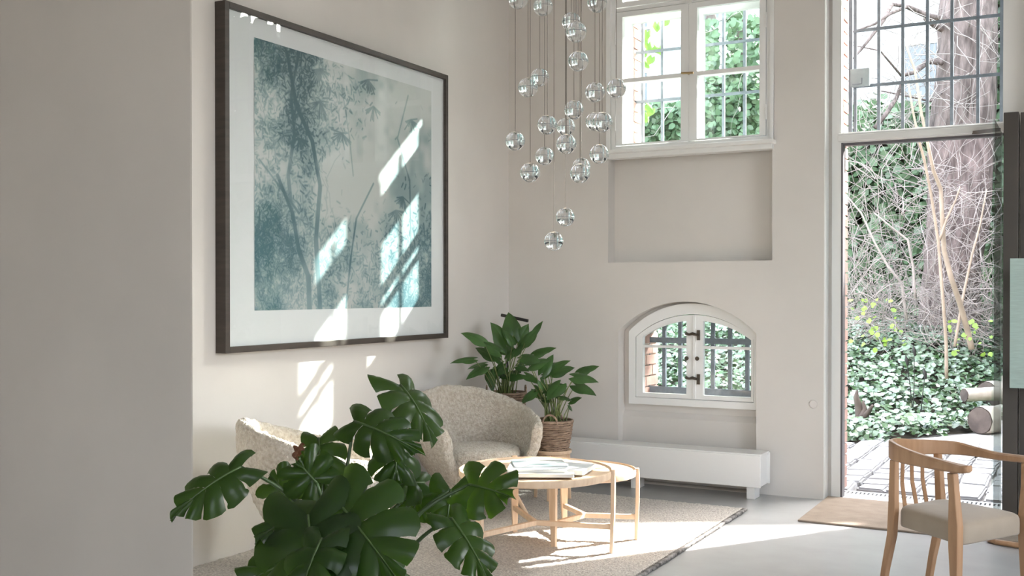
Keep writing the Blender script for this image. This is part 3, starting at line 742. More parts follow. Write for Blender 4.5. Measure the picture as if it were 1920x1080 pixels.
for i, (b, t, wf, h, dr_, sdr, ps) in enumerate(ML):
    B, T = at(*b), at(*t); L = (T-B).length*1.08/ (math.sin(dr_)/dr_)
    W = max(L*wf*.55, .066)
    lm, rm = monstera_leaf(L, W, dr_, sdr, fold=.22, nl=5 if L > .15 else 4, seed=i)
    hv = cdir(*h)
    # aim so that the drooping tip lands on its point
    Tt = T+hv.normalized()*L*.25*dr_
    for m_ in (lm, rm): place_leaf(m_, B, Tt, hv); m_.transform(Matrix.Translation(-org))
    lo = obj('leaf', lm, MONS, mo, smooth=True); obj('midrib', rm, MONSV, lo, smooth=True)
    P0 = at(*ps); path = curve_pts(crown-org, P0-org, .02, 5)[:-1]+curve_pts(P0-org, B-org, .012 if i not in (0,) else .02, 8)
    obj('petiole', MB().tube(path, [.0065-.0028*k/(len(path)-1) for k in range(len(path))], 7), PETI, mo, smooth=True)
dl = monstera_leaf(.038, .016, .9, .8, nl=3, seed=50)[0]; place_leaf(dl, at(560, 838, 2.66), at(549, 864, 2.62), cdir(-.5, .4, .7)); dl.transform(Matrix.Translation(-org))
tag(obj('leaf_tip', dl, BROWNL, mo, smooth=True), 'dry brown curled tip')

# ------------------------------------------------------------------ baskets with arrow-leaved plants
def basket(label, c, r0, r1, h, handles, tips=False):
    t = thing('wicker_basket', label, 'basket', c, 0, 'wicker plant baskets in the corner')
    rows = max(10, int(h/.0125)); mb = MB()
    for i in range(rows):
        z = .008+(h-.012)*i/(rows-1); r = r0+(r1-r0)*(i/(rows-1))**.8; ph = PI*(i % 2)
        pts = [((r+.004*math.sin(12*a+ph)+random.uniform(-.001, .001))*math.cos(a), (r+.004*math.sin(12*a+ph))*math.sin(a), z+.0015*math.sin(3*a+i*1.7)) for a in [2*PI*k/72 for k in range(72)]]
        mb.tube(pts, .0072, 6, closed=True)
    obj('woven_body', mb, WICK, t, smooth=True)
    st = MB()
    for k in range(24):
        a = 2*PI*k/24; st.tube([(r0*math.cos(a), r0*math.sin(a), 0), (r1*math.cos(a), r1*math.sin(a), h)], .0045, 6)
    obj('stakes', st, WICKD, t, smooth=True)
    obj('rim', MB().tube([((r1+.001)*math.cos(a), (r1+.001)*math.sin(a), h) for a in [2*PI*k/48 for k in range(48)]], .009, 8, closed=True), WICK, t, smooth=True)
    obj('bottom', MB().lathe([(r0-.004, .0), (r0-.004, .010), (.01, .012)], 32), WICKD, t)
    for a in handles:
        c_, s_ = math.cos(a), math.sin(a); tn = Vector((-s_, c_, 0)); o = Vector((c_*r1, s_*r1, h))
        obj('handle', MB().tube([o+tn*.048*math.cos(u)+Vector((0, 0, -.012+.062*math.sin(u))) for u in [PI*k/14 for k in range(15)]], .0065, 8), WICK, t, smooth=True)
    return t
H1, H2 = .235, .185
basket('tall wicker basket half hidden behind the corner sheepskin chair', S1, .105, .135, H1, [-2.6, .55])
basket('small brown wicker basket with loop handle on a stool beside the chair', S2, .098, .128, H2, [-1.25, 1.9])
def arrow_plant(label, c, rr, data, dep, seed):
    r = random.Random(seed); t = thing('leafy_potted_plant', label, 'plant', c, 0, 'arrow-leaved plants in wicker baskets'); o = Vector(c)
    obj('soil', MB().lathe([(rr-.012, -.04), (rr-.012, -.02), (.005, -.012)], 28), SOIL, t, smooth=True)
    for k, (bx, by, tx, ty, wf) in enumerate(data):
        d0 = dep+r.uniform(-.13, .08)-max(0, 915-(840+min(bx, tx)/3.6))*.009; dt = d0+r.uniform(-.05, .03)
        B = at(840+bx/3.6, 560+by/3.6, d0); T = at(840+tx/3.6, 560+ty/3.6, dt)
        L = (T-B).length*1.12; W = L*wf
        m_ = arrow_leaf(L, W, .5, .25); hv = cdir(r.uniform(-.25, .25), .75, r.uniform(.35, .9))
        place_leaf(m_, B, T+Vector((0, 0, .12*L)), hv); m_.transform(Matrix.Translation(-o))
        obj('leaf', m_, ANTH, t, smooth=True)
        a = r.uniform(0, 2*PI); q = r.uniform(.1, .6)*rr
        st = Vector((q*math.cos(a), q*math.sin(a), -.02)); out = (B-o); mid = Vector((out.x*.45+st.x*.5, out.y*.45+st.y*.5, out.z*.62))
        pts = [st*(1-u)**2+mid*2*u*(1-u)+out*u*u for u in [i/8 for i in range(9)]]
        obj('stalk', MB().tube(pts, [.0042-.0018*i/8 for i in range(9)], 6), ANTS, t, smooth=True)
    for k in range(14):
        a = r.uniform(0, 2*PI); q = r.uniform(.1, .7)*rr; st = Vector((q*math.cos(a), q*math.sin(a), -.02))
        pts = [st, st*1.25+Vector((0, 0, .09)), st*r.uniform(1.4, 1.9)+Vector((r.uniform(-.02, .02), r.uniform(-.02, .02), r.uniform(.16, .27)))]
        obj('stalk', MB().tube(pts, [.0042, .0036, .002], 6), ANTS, t, smooth=True)
        L = r.uniform(.045, .075); m_ = arrow_leaf(L, L*.45, .6, .2); T = pts[2]+Vector((r.uniform(-.05, .05), r.uniform(-.05, .05), r.uniform(-.02, .04)))
        place_leaf(m_, pts[2], T, cdir(r.uniform(-.4, .4), .8, .6)); obj('leaf', m_, ANTH, t, smooth=True)
P1 = [(235,290,118,238,.34),(345,358,235,292,.36),(172,408,45,422,.30),(245,440,150,462,.36),(248,462,150,525,.30),(305,392,205,338,.36),(352,415,285,350,.38),
 (392,312,322,190,.44),(440,245,418,118,.46),(470,300,525,205,.44),(545,290,618,178,.20),(355,335,462,350,.42),(448,372,505,322,.36),(582,378,700,340,.26),(285,500,300,600,.34),
 (415,525,508,532,.34),(490,405,560,395,.45),(370,440,325,480,.40),(440,300,400,230,.40),(480,340,520,280,.36),(400,400,440,350,.42),(520,300,575,230,.36)]
P2 = [(885,500,1000,462,.26),(852,528,985,552,.34),(862,585,972,635,.38),(778,665,834,684,.34),(690,480,792,428,.30),(712,500,832,468,.34),(640,500,702,395,.30),(525,515,604,562,.36),
 (560,450,660,415,.48),(575,635,508,690,.44),(590,615,642,672,.44),(752,585,690,655,.50),(708,590,790,585,.44),(625,560,660,622,.36),(520,400,600,420,.5),(640,480,600,450,.4),(660,470,720,430,.4),(640,520,690,510,.45)]
arrow_plant('taller arrow-leaved green plant in the left basket by the corner', (S1[0], S1[1], S1[2]+H1-.02), .13, P1, 7.35, 3)
arrow_plant('arrow-leaved green plant in the right wicker basket on the short stool', (S2[0], S2[1], S2[2]+H2-.02), .12, P2, 6.95, 5)

# ------------------------------------------------------------------ chandelier of glass balls
PEND = [(971.5,-1,18,0),(1018,12,18,0),(1119,5,18.5,0),(1071,41,18,.12),(1080,60,19,-.1),(1084,115,19,0),(1012,145,17.5,.15),(990,164,18,-.08),(1115.5,173,18.5,0),
 (1155.5,166,18,0),(1076,206,18,0),(1026,234,18.2,0),(1061,238,17.8,.16),(1115.5,228,18,.15),(1129,229,18.8,-.1),(966,264.5,18,0),(1062,270,18.5,-.12),(1021,292.5,17.5,.1),
 (1123.5,289,18.2,0),(994,323.5,18.5,0),(1090,313,17.3,.14),(1087.5,325,18.4,-.1),(1060,407,17.6,0),(1038.5,452,18,0)]
WHERE = ['cut by the top edge above the leftmost string of balls', 'cut by the top edge, second from left', 'cut by the top edge nearest the window frame', 'behind another ball at the upper middle',
 'in front of another ball at the upper middle', 'alone below the upper middle pair', 'the rear one of the upper left pair', 'the front one of the upper left pair', 'left of the ball over the window frame',
 'the rightmost, hanging before the white window frame', 'upper one in the central cluster', 'left one of the central cluster', 'rear one of the central cluster between two balls', 'rear one of the right overlapping pair',
 'front one of the right overlapping pair', 'the leftmost, alone on its string', 'lowest one of the central cluster', 'below the left ball of the central cluster', 'the single ball just left of the window sill end',
 'low left, above nothing but wall', 'rear one of the low overlapping pair', 'front one of the low overlapping pair', 'second lowest, brightly glinting', 'the lowest of all, brightly glinting']
cx_, cy_ = -2.42, 5.08
can = thing('ceiling_canopy', 'round white ceiling plate from which the glass balls hang', 'chandelier', (cx_, cy_, HC))
obj('plate', MB().lathe([(.42, -.03), (.425, -.025), (.425, -.001), (.01, 0)], 64), WHITE2, can, smooth='auto')
sph = bpy.data.meshes.new('glass_ball'); b = bmesh.new(); bmesh.ops.create_uvsphere(b, u_segments=48, v_segments=32, radius=.05)
b.to_mesh(sph); b.free(); [setattr(q, 'use_smooth', True) for q in sph.polygons]; sph.materials.append(CRYS)
cor = mesh('core', MB().lathe([(.003, -.034), (.0165, -.034), (.0170, -.033), (.0170, .036), (.0165, .037), (.003, .037)], 24)); cor.materials.append(CRYSF)
for q in cor.polygons: q.use_smooth = len(q.vertices) == 4
seam = mesh('seam', MB().tube([(.0502*math.cos(a), .0502*math.sin(a), 0) for a in [2*PI*k/48 for k in range(48)]], .0011, 5, closed=True)); seam.materials.append(mat('seam_line', (.16, .18, .21), .4))
for (x, y, r, dd), wh in zip(PEND, WHERE):
    d = .0505*FPX/r*.985+dd; p = at(x, y, d)
    t = thing('glass_ball_pendant', 'clear glass ball pendant, '+wh, 'pendant', p, 0, 'glass ball pendants of the chandelier')
    for nm, me in (('glass_ball', sph), ('core', cor), ('seam', seam)):
        o = bpy.data.objects.new(nm, me); C.objects.link(o); o.parent = t
    obj('cable', MB().tube([(0, 0, .0505), (0, 0, HC-.03-p.z)], .0016, 5), CABLE, t)

# ------------------------------------------------------------------ wooden armchair at right
def wchair():
    nf, ff, nr, fr = Vector((-.437, 4.575, 0)), Vector((-.234, 4.92, 0)), Vector((-.718, 4.846, 0)), Vector((-.575, 5.125, 0))
    c = (nf+ff+nr+fr)/4; t = thing('wooden_armchair', 'beech armchair with curved rail back and taupe fabric seat near the door', 'chair', c)
    L = lambda p: Vector(p)-c
    Z = lambda p, z: Vector((p.x-c.x, p.y-c.y, z))
    # seat
    poly = [nf, ff, fr, nr]; cen = c.copy()
    n = 12; ring = []
    for i in range(4):
        p, a, b2 = poly[i], poly[i-1], poly[(i+1) % 4]; rr = .045
        pa, pb = p+(a-p).normalized()*rr, p+(b2-p).normalized()*rr
        for k in range(7):
            u = k/6; ring.append(pa*(1-u)**2+p*2*u*(1-u)+pb*u*u)
    ring2 = []
    for i in range(len(ring)):
        a, b2 = ring[i], ring[(i+1) % len(ring)]; m_ = max(1, int((b2-a).length/.03))
        for k in range(m_): ring2.append(a.lerp(b2, k/m_))
    mb = MB(); lv = [(1.0, .345), (1.01, .352), (1.012, .39), (1.008, .408), (.985, .421), (.93, .429), (.8, .436), (.6, .441), (.35, .444), (.1, .445), (.004, .445)]
    for (s_, z) in [(.004, .345)]+lv:
        for q in ring2: p = cen+(q-cen)*s_; mb.v.append((p.x-c.x, p.y-c.y, z))
    N = len(ring2)
    for i in range(len(lv)):
        for k in range(N): mb.f.append((i*N+k, i*N+(k+1) % N, (i+1)*N+(k+1) % N, (i+1)*N+k))
    obj('seat', mb, SEATF, t, smooth=True)
    # rail
    path = [(1818,879,4.17,12,.050),(1806,880,4.2,15,.050),(1775,874,4.3,19,.044),(1730,864,4.42,24,.032),(1695,854,4.53,30,.025),(1676,846,4.62,34,.022),(1671,841,4.72,34,.021),(1682,838,4.84,33,.021),(1705,838,4.92,30,.021),
            (1740,838,4.96,27,.021),(1790,840,4.94,25,.022),(1830,847,4.87,18,.026),(1870,855,4.77,14,.034),(1920,861,4.62,13,.042),(1965,868,4.50,13,.05),(1995,874,4.42,12,.05)]
    P = [at(x, y, d) for x, y, d, h, w_ in path]; hs_ = [h*d/FPX for x, y, d, h, w_ in path]; ws_ = [q[4] for q in path]
    # resample with Catmull-Rom
    PP = []; HH = []; WW = []
    for i in range(len(P)-1):
        p0, p1, p2, p3 = P[max(0, i-1)], P[i], P[i+1], P[min(len(P)-1, i+2)]
        for k in range(6):
            u = k/6; PP.append(.5*((2*p1)+(p2-p0)*u+(2*p0-5*p1+4*p2-p3)*u*u+(3*p1-p0-3*p2+p3)*u**3))
            HH.append(hs_[i]*(1-u)+hs_[i+1]*u); WW.append(ws_[i]*(1-u)+ws_[i+1]*u)
    PP.append(P[-1]); HH.append(hs_[-1]); WW.append(ws_[-1])
    mb = MB(); M = len(PP)
    for i in range(M):
        tg = (PP[min(i+1, M-1)]-PP[max(0, i-1)]); tg.z = 0; tg.normalize(); sd_ = Vector((tg.y, -tg.x, 0)); w_, h_ = WW[i]/2, HH[i]/2
        if i < 4: w_ *= (.6+.1*i)
        b_ = min(w_, h_)*.45
        for (a_, z_) in ((-w_+b_, -h_), (w_-b_, -h_), (w_, -h_+b_), (w_, h_-b_), (w_-b_, h_), (-w_+b_, h_), (-w_, h_-b_), (-w_, -h_+b_)):
            mb.v.append(L(PP[i]+sd_*a_+Vector((0, 0, z_))))
    for i in range(M-1):
        for k in range(8): mb.f.append((i*8+k, i*8+(k+1) % 8, (i+1)*8+(k+1) % 8, (i+1)*8+k))
    mb.f += [tuple(range(8)), tuple((M-1)*8+k for k in range(7, -1, -1))]
    obj('arm_rail', mb, CHAIRW, t, smooth='auto')
    fdir = ((nf+ff)/2-(nr+fr)/2).normalized(); sdir = Vector((-fdir.y, fdir.x, 0))
    def legm(pts):  # (pos, z, depthwise, sideways)
        mb = MB()
        for (p, z, a_, b_) in pts:
            for i, j in ((-1,-1),(1,-1),(1,1),(-1,1)): mb.v.append(Vector((p.x-c.x, p.y-c.y, z))+fdir*i*a_/2+sdir*j*b_/2)
        for i in range(len(pts)-1):
            for q in range(4): mb.f.append((i*4+q, i*4+(q+1) % 4, i*4+4+(q+1) % 4, i*4+4+q))
        k = (len(pts)-1)*4; mb.f += [(3,2,1,0), (k,k+1,k+2,k+3)]; return mb
    armn = at(1786, 884, 4.27); armf = at(1925, 866, 4.60)
    for p, ar in ((nf, armn), (ff, armf)):
        o = (p-c).normalized()*.012+(((nr-nf).normalized()*.032) if p is nf else Vector((0, 0, 0))); q = p+o
        obj('leg', legm([(q+fdir*.0, 0, .026, .026), (q, .15, .032, .032), (q-fdir*.004, .33, .046, .036), (q-fdir*.004, .42, .048, .036), (q*.5+Vector((ar.x, ar.y, 0))*.5, .53, .034, .032), (Vector((ar.x, ar.y, 0)), ar.z-.006, .034, .030)]), CHAIRW, t, bevel=.004)
    for p, tx in ((nr, (1677, 862, 4.62)), (fr, (1758, 850, 4.95))):
        tp = at(*tx); tp0 = Vector((tp.x, tp.y, 0)); o = (p-c).normalized()*.018; q = p+o
        obj('leg', legm([(q-fdir*.075, 0, .026, .026), (q-fdir*.045, .15, .030, .028), (q-fdir*.008, .30, .036, .030), (q, .42, .038, .030), (q*.45+tp0*.55, .55, .034, .028), (tp0, tp.z, .032, .026)]), CHAIRW, t, bevel=.004)
    for k, (x, y, d) in enumerate(((1693, 858, 4.86), (1709, 856, 4.92), (1729, 852, 4.96))):
        tp = at(x, y, d); u = (k+1)/4; b0 = nr.lerp(fr, u)-fdir*.022+fdir*.004*(k % 2); b0 = Vector((b0.x, b0.y, .40))
        mid = b0.lerp(tp, .5)-fdir*.012
        obj('spindle', MB().bar(L(b0), L(mid), .017, .012).bar(L(mid), L(tp), .017, .012), CHAIRW, t, bevel=.002)
    for a, b2 in ((nr, fr), (nf, nr), (ff, fr), (nf, ff)):
        obj('seat_rail', MB().bar(Z(a.lerp(c, .12), .352), Z(b2.lerp(c, .12), .352), .018, .022), CHAIRW, t)
wchair()

# ------------------------------------------------------------------ garden
def edge_y(x): return 9.93 if x < -1.85 else 9.93+(x+1.85)*1.60
def bank(x, y):
    t = max(0, min(1, (y-edge_y(x))/4.6)); return .78*t*t*(3-2*t)+.02*math.sin(3*x+y)*t+max(0, (y-15))*.06
S('ground', MB().box((-14, YO-.30, -.45), (12, 45, -.10)), EARTH)
pv = S('paving', MB().box((-2.6, YO-.16, -.12), (1.2, 12.5, -.028)), JOINT)
# granite setts, each its own stone
stones = []
for k in range(8):
    lx, ly = .185, (.205, .235, .265, .30)[k % 4]; b = bmesh.new(); bmesh.ops.create_cube(b, size=1)
    for v in b.verts: v.co = Vector((v.co.x*lx, v.co.y*ly, v.co.z*.09)); v.co += Vector((random.uniform(-.010, .010), random.uniform(-.010, .010), random.uniform(-.003, .003)))
    bmesh.ops.bevel(b, geom=b.edges[:], offset=.012, segments=2, affect='EDGES')
    m_ = bpy.data.meshes.new('sett'); b.to_mesh(m_); b.free(); m_.materials.append(STONE); stones.append((m_, ly))
for q in range(13):
    x = -2.33+q*.203; y = 7.49+random.uniform(0, .12)
    while y < 10.6:
        m_, ly = random.choice(stones); y += ly/2
        if y < edge_y(x)+.05 and x < .15 and y < 10.3:
            o = bpy.data.objects.new('sett', m_); C.objects.link(o); o.parent = pv
            o.location = (x+random.uniform(-.004, .004), y, -.038+random.uniform(-.006, .006)); o.rotation_euler = (random.uniform(-.03, .03), random.uniform(-.03, .03), random.uniform(-.03, .03)+(PI if random.random() < .5 else 0))
        y += ly/2+.014
S('garden_path', MB().add([(-.75, 9.5, -.0), (2.6, 9.5, 0), (2.6, 16, 0), (1.8, 16, 0), (-.2, 12.2, 0), (-1.05, 10.95, 0), (-1.4, 10.4, 0), (-1.3, 10.2, 0)], [(0,1,2,3,4,5,6,7)]), PATHM)
def grid_mesh(x0, x1, y0, y1, nx, ny, fz):
    mb = MB()
    for j in range(ny+1):
        for i in range(nx+1):
            x = x0+(x1-x0)*i/nx; y_ = y0+(y1-y0)*j/ny; mb.v.append((x, y_, fz(x, y_)))
    for j in range(ny):
        for i in range(nx): a = j*(nx+1)+i; mb.f.append((a, a+1, a+nx+2, a+nx+1))
    return mb
S('garden_bank', grid_mesh(-9, 3, 9.9, 22, 60, 60, lambda x, y: bank(x, y)-.03 if y > edge_y(x)+.02 else -.08), EARTH, smooth=True)
def leaf_cloud(name, pos, size, nrm, mt, jitter=.5, shape=5, parent=None):
    """many small cupped leaves as one mesh"""
    n = len(pos); nrm = nrm+rng.normal(size=(n, 3))*jitter; nrm /= np.linalg.norm(nrm, axis=1)[:, None]
    t = np.cross(nrm, rng.normal(size=(n, 3))); t /= np.linalg.norm(t, axis=1)[:, None]; b_ = np.cross(nrm, t)
    out = np.array([(0, -.45), (.42, -.30), (.30, .02), (.50, .18), (.0, .62), (-.50, .18), (-.30, .02), (-.42, -.30)])
    zc = np.array([0, .10, .04, .12, -.05, .12, .04, .10]); k = 8
    sz = size*rng.uniform(.6, 1.25, n)
    vs = pos[:, None, :]+sz[:, None, None]*(out[None, :, 0:1]*t[:, None, :]+out[None, :, 1:2]*b_[:, None, :]+zc[None, :, None]*nrm[:, None, :]*.6)
    base = (np.arange(n)*k)[:, None]
    f = np.concatenate([base+np.array([[0, 1, 2, 3]]), base+np.array([[0, 3, 4, 5]]), base+np.array([[0, 5, 6, 7]])], 1).reshape(-1, 4)
    m = bpy.data.meshes.new(name); m.vertices.add(n*k); m.vertices.foreach_set('co', vs.ravel()); nf = len(f)
    m.loops.add(nf*4); m.loops.foreach_set('vertex_index', f.ravel().astype(np.int32)); m.polygons.add(nf)
    m.polygons.foreach_set('loop_start', np.arange(0, nf*4, 4, dtype=np.int32)); m.polygons.foreach_set('loop_total', np.full(nf, 4, dtype=np.int32)); m.update()
    m.materials.append(mt); o = bpy.data.objects.new(name, m); C.objects.link(o)
    if parent: o.parent = parent
    return o
# ivy carpet on the bank
N = 42000; X = rng.uniform(-7.5, 1.2, N); Y = 9.85+rng.random(N)**1.25*6.2
ok = np.array([y > edge_y(x)+rng.normal()*.05 for x, y in zip(X, Y)]); X, Y = X[ok], Y[ok]
Zs = np.array([bank(x, y) for x, y in zip(X, Y)])+rng.uniform(.0, .13, len(X))+.03*np.sin(X*7)*np.sin(Y*6)
ivy = leaf_cloud('ivy_carpet', np.stack([X, Y, Zs], 1), .062, np.array([[0, -.28, 1.0]]), IVY, .38)
tag(ivy, 'carpet of glossy ivy leaves covering the garden bank', 'ivy', kind='stuff')
# evergreen hedge wall behind
def hedge(name, label, x0, x1, y, z0, z1, n, size, bulge=.6, mt=HEDGE, grp=None):
    t = thing(name, label, 'hedge', ((x0+x1)/2, y, z0), 0, grp); o = t.location
    fx = lambda x, z: y+.35*math.sin(x*1.3)+.25*math.sin(z*2.1+x)+.0
    mb = grid_mesh(x0, x1, z0, z1, 40, 20, lambda x, z: fx(x, z)+.30)
    mb.v = [(a-o.x, c_-o.y, b_-o.z) for (a, b_, c_) in mb.v]
    nv = len(mb.v); mb.v += [(a, b_+1.0, c_) for (a, b_, c_) in mb.v]; mb.f += [tuple(i+nv for i in reversed(f)) for f in mb.f]
    obj('branch_mass', mb, EARTH, t, smooth=True)
    X = rng.uniform(x0-.2, x1+.2, n); Z_ = z0+(z1-z0)*rng.random(n)+rng.normal(size=n)*.08
    Yv = np.array([fx(a, b_) for a, b_ in zip(X, Z_)])-rng.random(n)*bulge+.25
    lc = leaf_cloud('foliage', np.stack([X-o.x, Yv-o.y, Z_-o.z], 1), size, np.array([[0, -1., .35]]), mt, .6, parent=t); lc['kind'] = 'stuff'
    return t
hedge('evergreen_hedge', 'tall dark evergreen hedge behind the large tree trunk', -6.0, 1.6, 17.6, .6, 4.35, 12000, .13)
hedge('evergreen_hedge', 'evergreen hedge far left beyond the casement window', -12.5, -6.0, 17.0, .6, 4.3, 7000, .14)
ht = hedge('ivy_clad_tree', 'ivy covered tree crown right of the large trunk', -1.3, 1.6, 16.4, 2.5, 7.5, 6500, .12)
# big tree
tr = thing('tree', 'large bare tree with rough bark standing outside the door', 'tree', (-1.56, 14.9, .6)); to = tr.location
def pw(x, y, d): return at(x, y, d)-to
def tubef(pts, rs, n=20, jit=.0):
    mb = MB(); mb.tube(pts, rs, n, cap=True)
    if jit: mb.v = [(a+random.uniform(-jit, jit), b_+random.uniform(-jit, jit), c_) for a, b_, c_ in mb.v]
    return mb
def dens(pts, rs, k=5):
    P, R2 = [], []
    for i in range(len(pts)-1):
        for j in range(k): u = j/k; P.append(pts[i].lerp(pts[i+1], u)); R2.append(rs[i]*(1-u)+rs[i+1]*u)
    return P+[pts[-1]], R2+[rs[-1]]
a_, b_ = dens([pw(1775, 690, 14.3), pw(1778, 640, 14.3), pw(1783, 520, 14.3), pw(1790, 400, 14.3), pw(1795, 300, 14.3), pw(1798, 200, 14.3), pw(1805, 60, 14.3), pw(1812, -150, 14.3), pw(1820, -500, 14.3)], [.50, .40, .36, .34, .34, .33, .27, .22, .14])
obj('trunk', tubef(a_, b_, 22, .015), BARK, tr, smooth=True)
a_, b_ = dens([pw(1790, 560, 14.1), pw(1822, 420, 14.0), pw(1832, 300, 14.0), pw(1842, 180, 14.0), pw(1850, 60, 14.0), pw(1852, -150, 14.2)], [.22, .22, .21, .17, .14, .10])
obj('trunk', tubef(a_, b_, 16, .01), BARK, tr, smooth=True)
a_, b_ = dens([pw(1770, 420, 14.6), pw(1766, 250, 14.6), pw(1775, 120, 14.6), pw(1772, 40, 14.6), pw(1782, -100, 14.6)], [.22, .18, .12, .10, .07])
obj('trunk', tubef(a_, b_, 14, .01), BARK, tr, smooth=True)
def branch(parent, pts, r0, r1, mt=BARK, name='branch', o=None):
    o = o or parent.location; P = [at(*p)-o for p in pts]; a_, b_ = dens(P, [r0+(r1-r0)*i/(len(P)-1) for i in range(len(P))], 3)
    return obj(name, MB().tube(a_, b_, 7), mt, parent, smooth=True)
for pts, r0, r1 in (([(1785, 118, 14.4), (1740, 115, 14.0), (1716, 135, 13.6), (1690, 142, 13.4)], .05, .02), ([(1786, 40, 14.4), (1740, 30, 14), (1700, 12, 13.6), (1672, 8, 13.4)], .05, .02),
        ([(1775, 60, 14.4), (1752, 48, 14.2), (1735, 35, 14)], .04, .03), ([(1672, 8, 13.4), (1655, 40, 13), (1625, 80, 13), (1600, 110, 13)], .03, .012),
        ([(1700, 12, 13.4), (1670, 25, 13), (1640, 45, 13), (1598, 60, 13)], .025, .01), ([(1694, 150, 13.2), (1680, 185, 13.2), (1660, 215, 13), (1640, 240, 13)], .025, .03),
        ([(1770, 170, 14.2), (1745, 190, 14), (1700, 180, 13.5), (1650, 170, 13.5)], .02, .008), ([(1690, 142, 13.4), (1650, 95, 13), (1600, 85, 13)], .015, .006)):
    branch(tr, pts, r0, r1)
# fine bare twigs of the trees and shrubs: uncountable
def twigs(name, label, n, fstart, steps, stepl, r, mt, bias, spread=.35, cat='twigs'):
    mb = MB()
    for _ in range(n):
        p = Vector(fstart()); d = Vector((random.gauss(0, 1), random.gauss(0, .5), random.gauss(0, 1)))+Vector(bias); d.normalize(); pts = [p.copy()]
        for k in range(steps):
            d += Vector((random.gauss(0, spread), random.gauss(0, spread*.5), random.gauss(0, spread))); d.normalize(); p = p+d*stepl*random.uniform(.6, 1.3); pts.append(p.copy())
        rr = r*random.uniform(.5, 1.3); mb.tube(pts, [rr*(1-.7*k/steps) for k in range(steps+1)], 4, cap=False)
    o = obj(name, mb, mt, None, smooth=True, fixn=False); return tag(o, label, cat, kind='stuff')
def st_a():
    a = at(random.uniform(1585, 1870), random.uniform(300, 640), random.uniform(12.6, 14.0)); return a
twigs('bramble_tangle', 'tangle of bare grey twigs in front of the hedge and trunk', 420, st_a, 7, .17, .0055, TWIG, (0, 0, .15), .30)
def st_b(): return at(random.uniform(1580, 1880), random.uniform(530, 640), random.uniform(12.4, 14.0))
twigs('undergrowth_twigs', 'dense dry undergrowth at the foot of the tree', 520, st_b, 5, .12, .0045, TWIG, (0, 0, .1), .45)
def st_c(): return at(random.uniform(1590, 1880), random.uniform(-20, 250), random.uniform(13.0, 16.0))
twigs('high_twigs', 'fine bare twigs high up against the pale house', 200, st_c, 7, .20, .006, TWIG, (0, 0, -.1), .30)
def st_d(): return at(random.uniform(1190, 1430), random.uniform(0, 230), random.uniform(13.0, 16.0))
twigs('window_twigs', 'fine bare twigs seen through the casement window', 70, st_d, 7, .16, .006, TWIG, (0, 0, .1), .30)
# pale saplings
for nm, lb, pts, r0, r1 in (
  ('sapling', 'thin pale sapling stem leaning left outside the door', [(1775, 710, 11.6), (1774, 640, 11.6), (1768, 560, 11.5), (1759, 450, 11.5), (1745, 360, 11.4), (1733, 300, 11.3), (1723, 262, 11.2), (1712, 210, 11.2), (1702, 150, 11.2)], .020, .010),
  ('sapling', 'thicker pale forked sapling stem crossing the trunk outside', [(1822, 655, 12.0), (1814, 620, 12), (1800, 570, 11.9), (1783, 520, 11.8), (1770, 470, 11.8), (1766, 400, 11.7), (1764, 355, 11.7), (1750, 320, 11.6), (1740, 270, 11.5), (1728, 215, 11.5), (1715, 130, 11.5), (1690, 60, 11.5)], .036, .010)):
    o_ = at(*pts[0]); t = thing(nm, lb, 'sapling', o_, 0, None)
    branch(t, pts, r0, r1, PALE, 'stem')
    if 'forked' in lb: branch(t, [(1762, 450, 11.7), (1775, 410, 11.7), (1792, 375, 11.7), (1800, 350, 11.7)], .016, .008, PALE, 'stem')
for lb, pts in (('slender brown sapling right of the trunk outside', [(1790, 650, 11.9), (1805, 560, 12), (1822, 480, 12), (1838, 420, 12), (1850, 355, 12)]),
  ('grey bare sapling leaning across the hedge at left outside', [(1700, 600, 12.6), (1690, 530, 12.6), (1665, 500, 12.6), (1640, 455, 12.6), (1615, 400, 12.6), (1590, 370, 12.6)]),
  ('bent grey-brown sapling beside the leaning one outside', [(1716, 560, 12.4), (1712, 500, 12.4), (1702, 450, 12.4), (1670, 425, 12.4), (1640, 400, 12.4)])):
    t = thing('sapling', lb, 'sapling', at(*pts[0]), 0, None); branch(t, pts, .018, .008, TWIG if 'grey' in lb else PALE, 'stem')
# young lime leaves
pl = np.array([list(at(x, y, d)) for x, y, d in [(random.uniform(1590, 1700), random.uniform(560, 660), random.uniform(12, 13)) for _ in range(45)]+[(random.uniform(1780, 1860), random.uniform(600, 665), random.uniform(11.8, 12.6)) for _ in range(28)]])
tag(leaf_cloud('spring_leaves', pl, .055, np.array([[0, -.8, .6]]), LIME, .5), 'scattered young lime green leaves on the undergrowth', 'leaves', kind='stuff')
SHOOT = mat('shoot_leaves', (.16, .30, .06), .5, tl=((.25, .45, .08), .25))
cl = thing('climbing_shoot', 'bright green leafy shoot climbing outside the casement window', 'climber', at(1212, 150, 8.2))
branch(cl, [(1216, 230, 8.2), (1214, 150, 8.2), (1212, 90, 8.2), (1222, 50, 8.2), (1245, 40, 8.3), (1262, 35, 8.3)], .004, .003, TWIG, 'stem')
for x, y in ((1210, 70), (1216, 82), (1226, 88), (1208, 96), (1222, 108), (1206, 116), (1232, 45), (1250, 38), (1212, 198), (1222, 205), (1208, 215), (1236, 90), (1214, 60)):
    lf_ = arrow_leaf(.062, .032, .4, .2); B = at(x, y, 8.15); place_leaf(lf_, B, B+cdir(random.uniform(-.5, .6), -.6, .3)*.06, cdir(0, .4, .9)); lf_.transform(Matrix.Translation(-cl.location)); obj('leaf', lf_, SHOOT, cl, smooth=True)
iv = thing('ivy_tree', 'ivy clad trees seen through the right casement', 'tree', at(1370, 240, 13.5)); io = iv.location
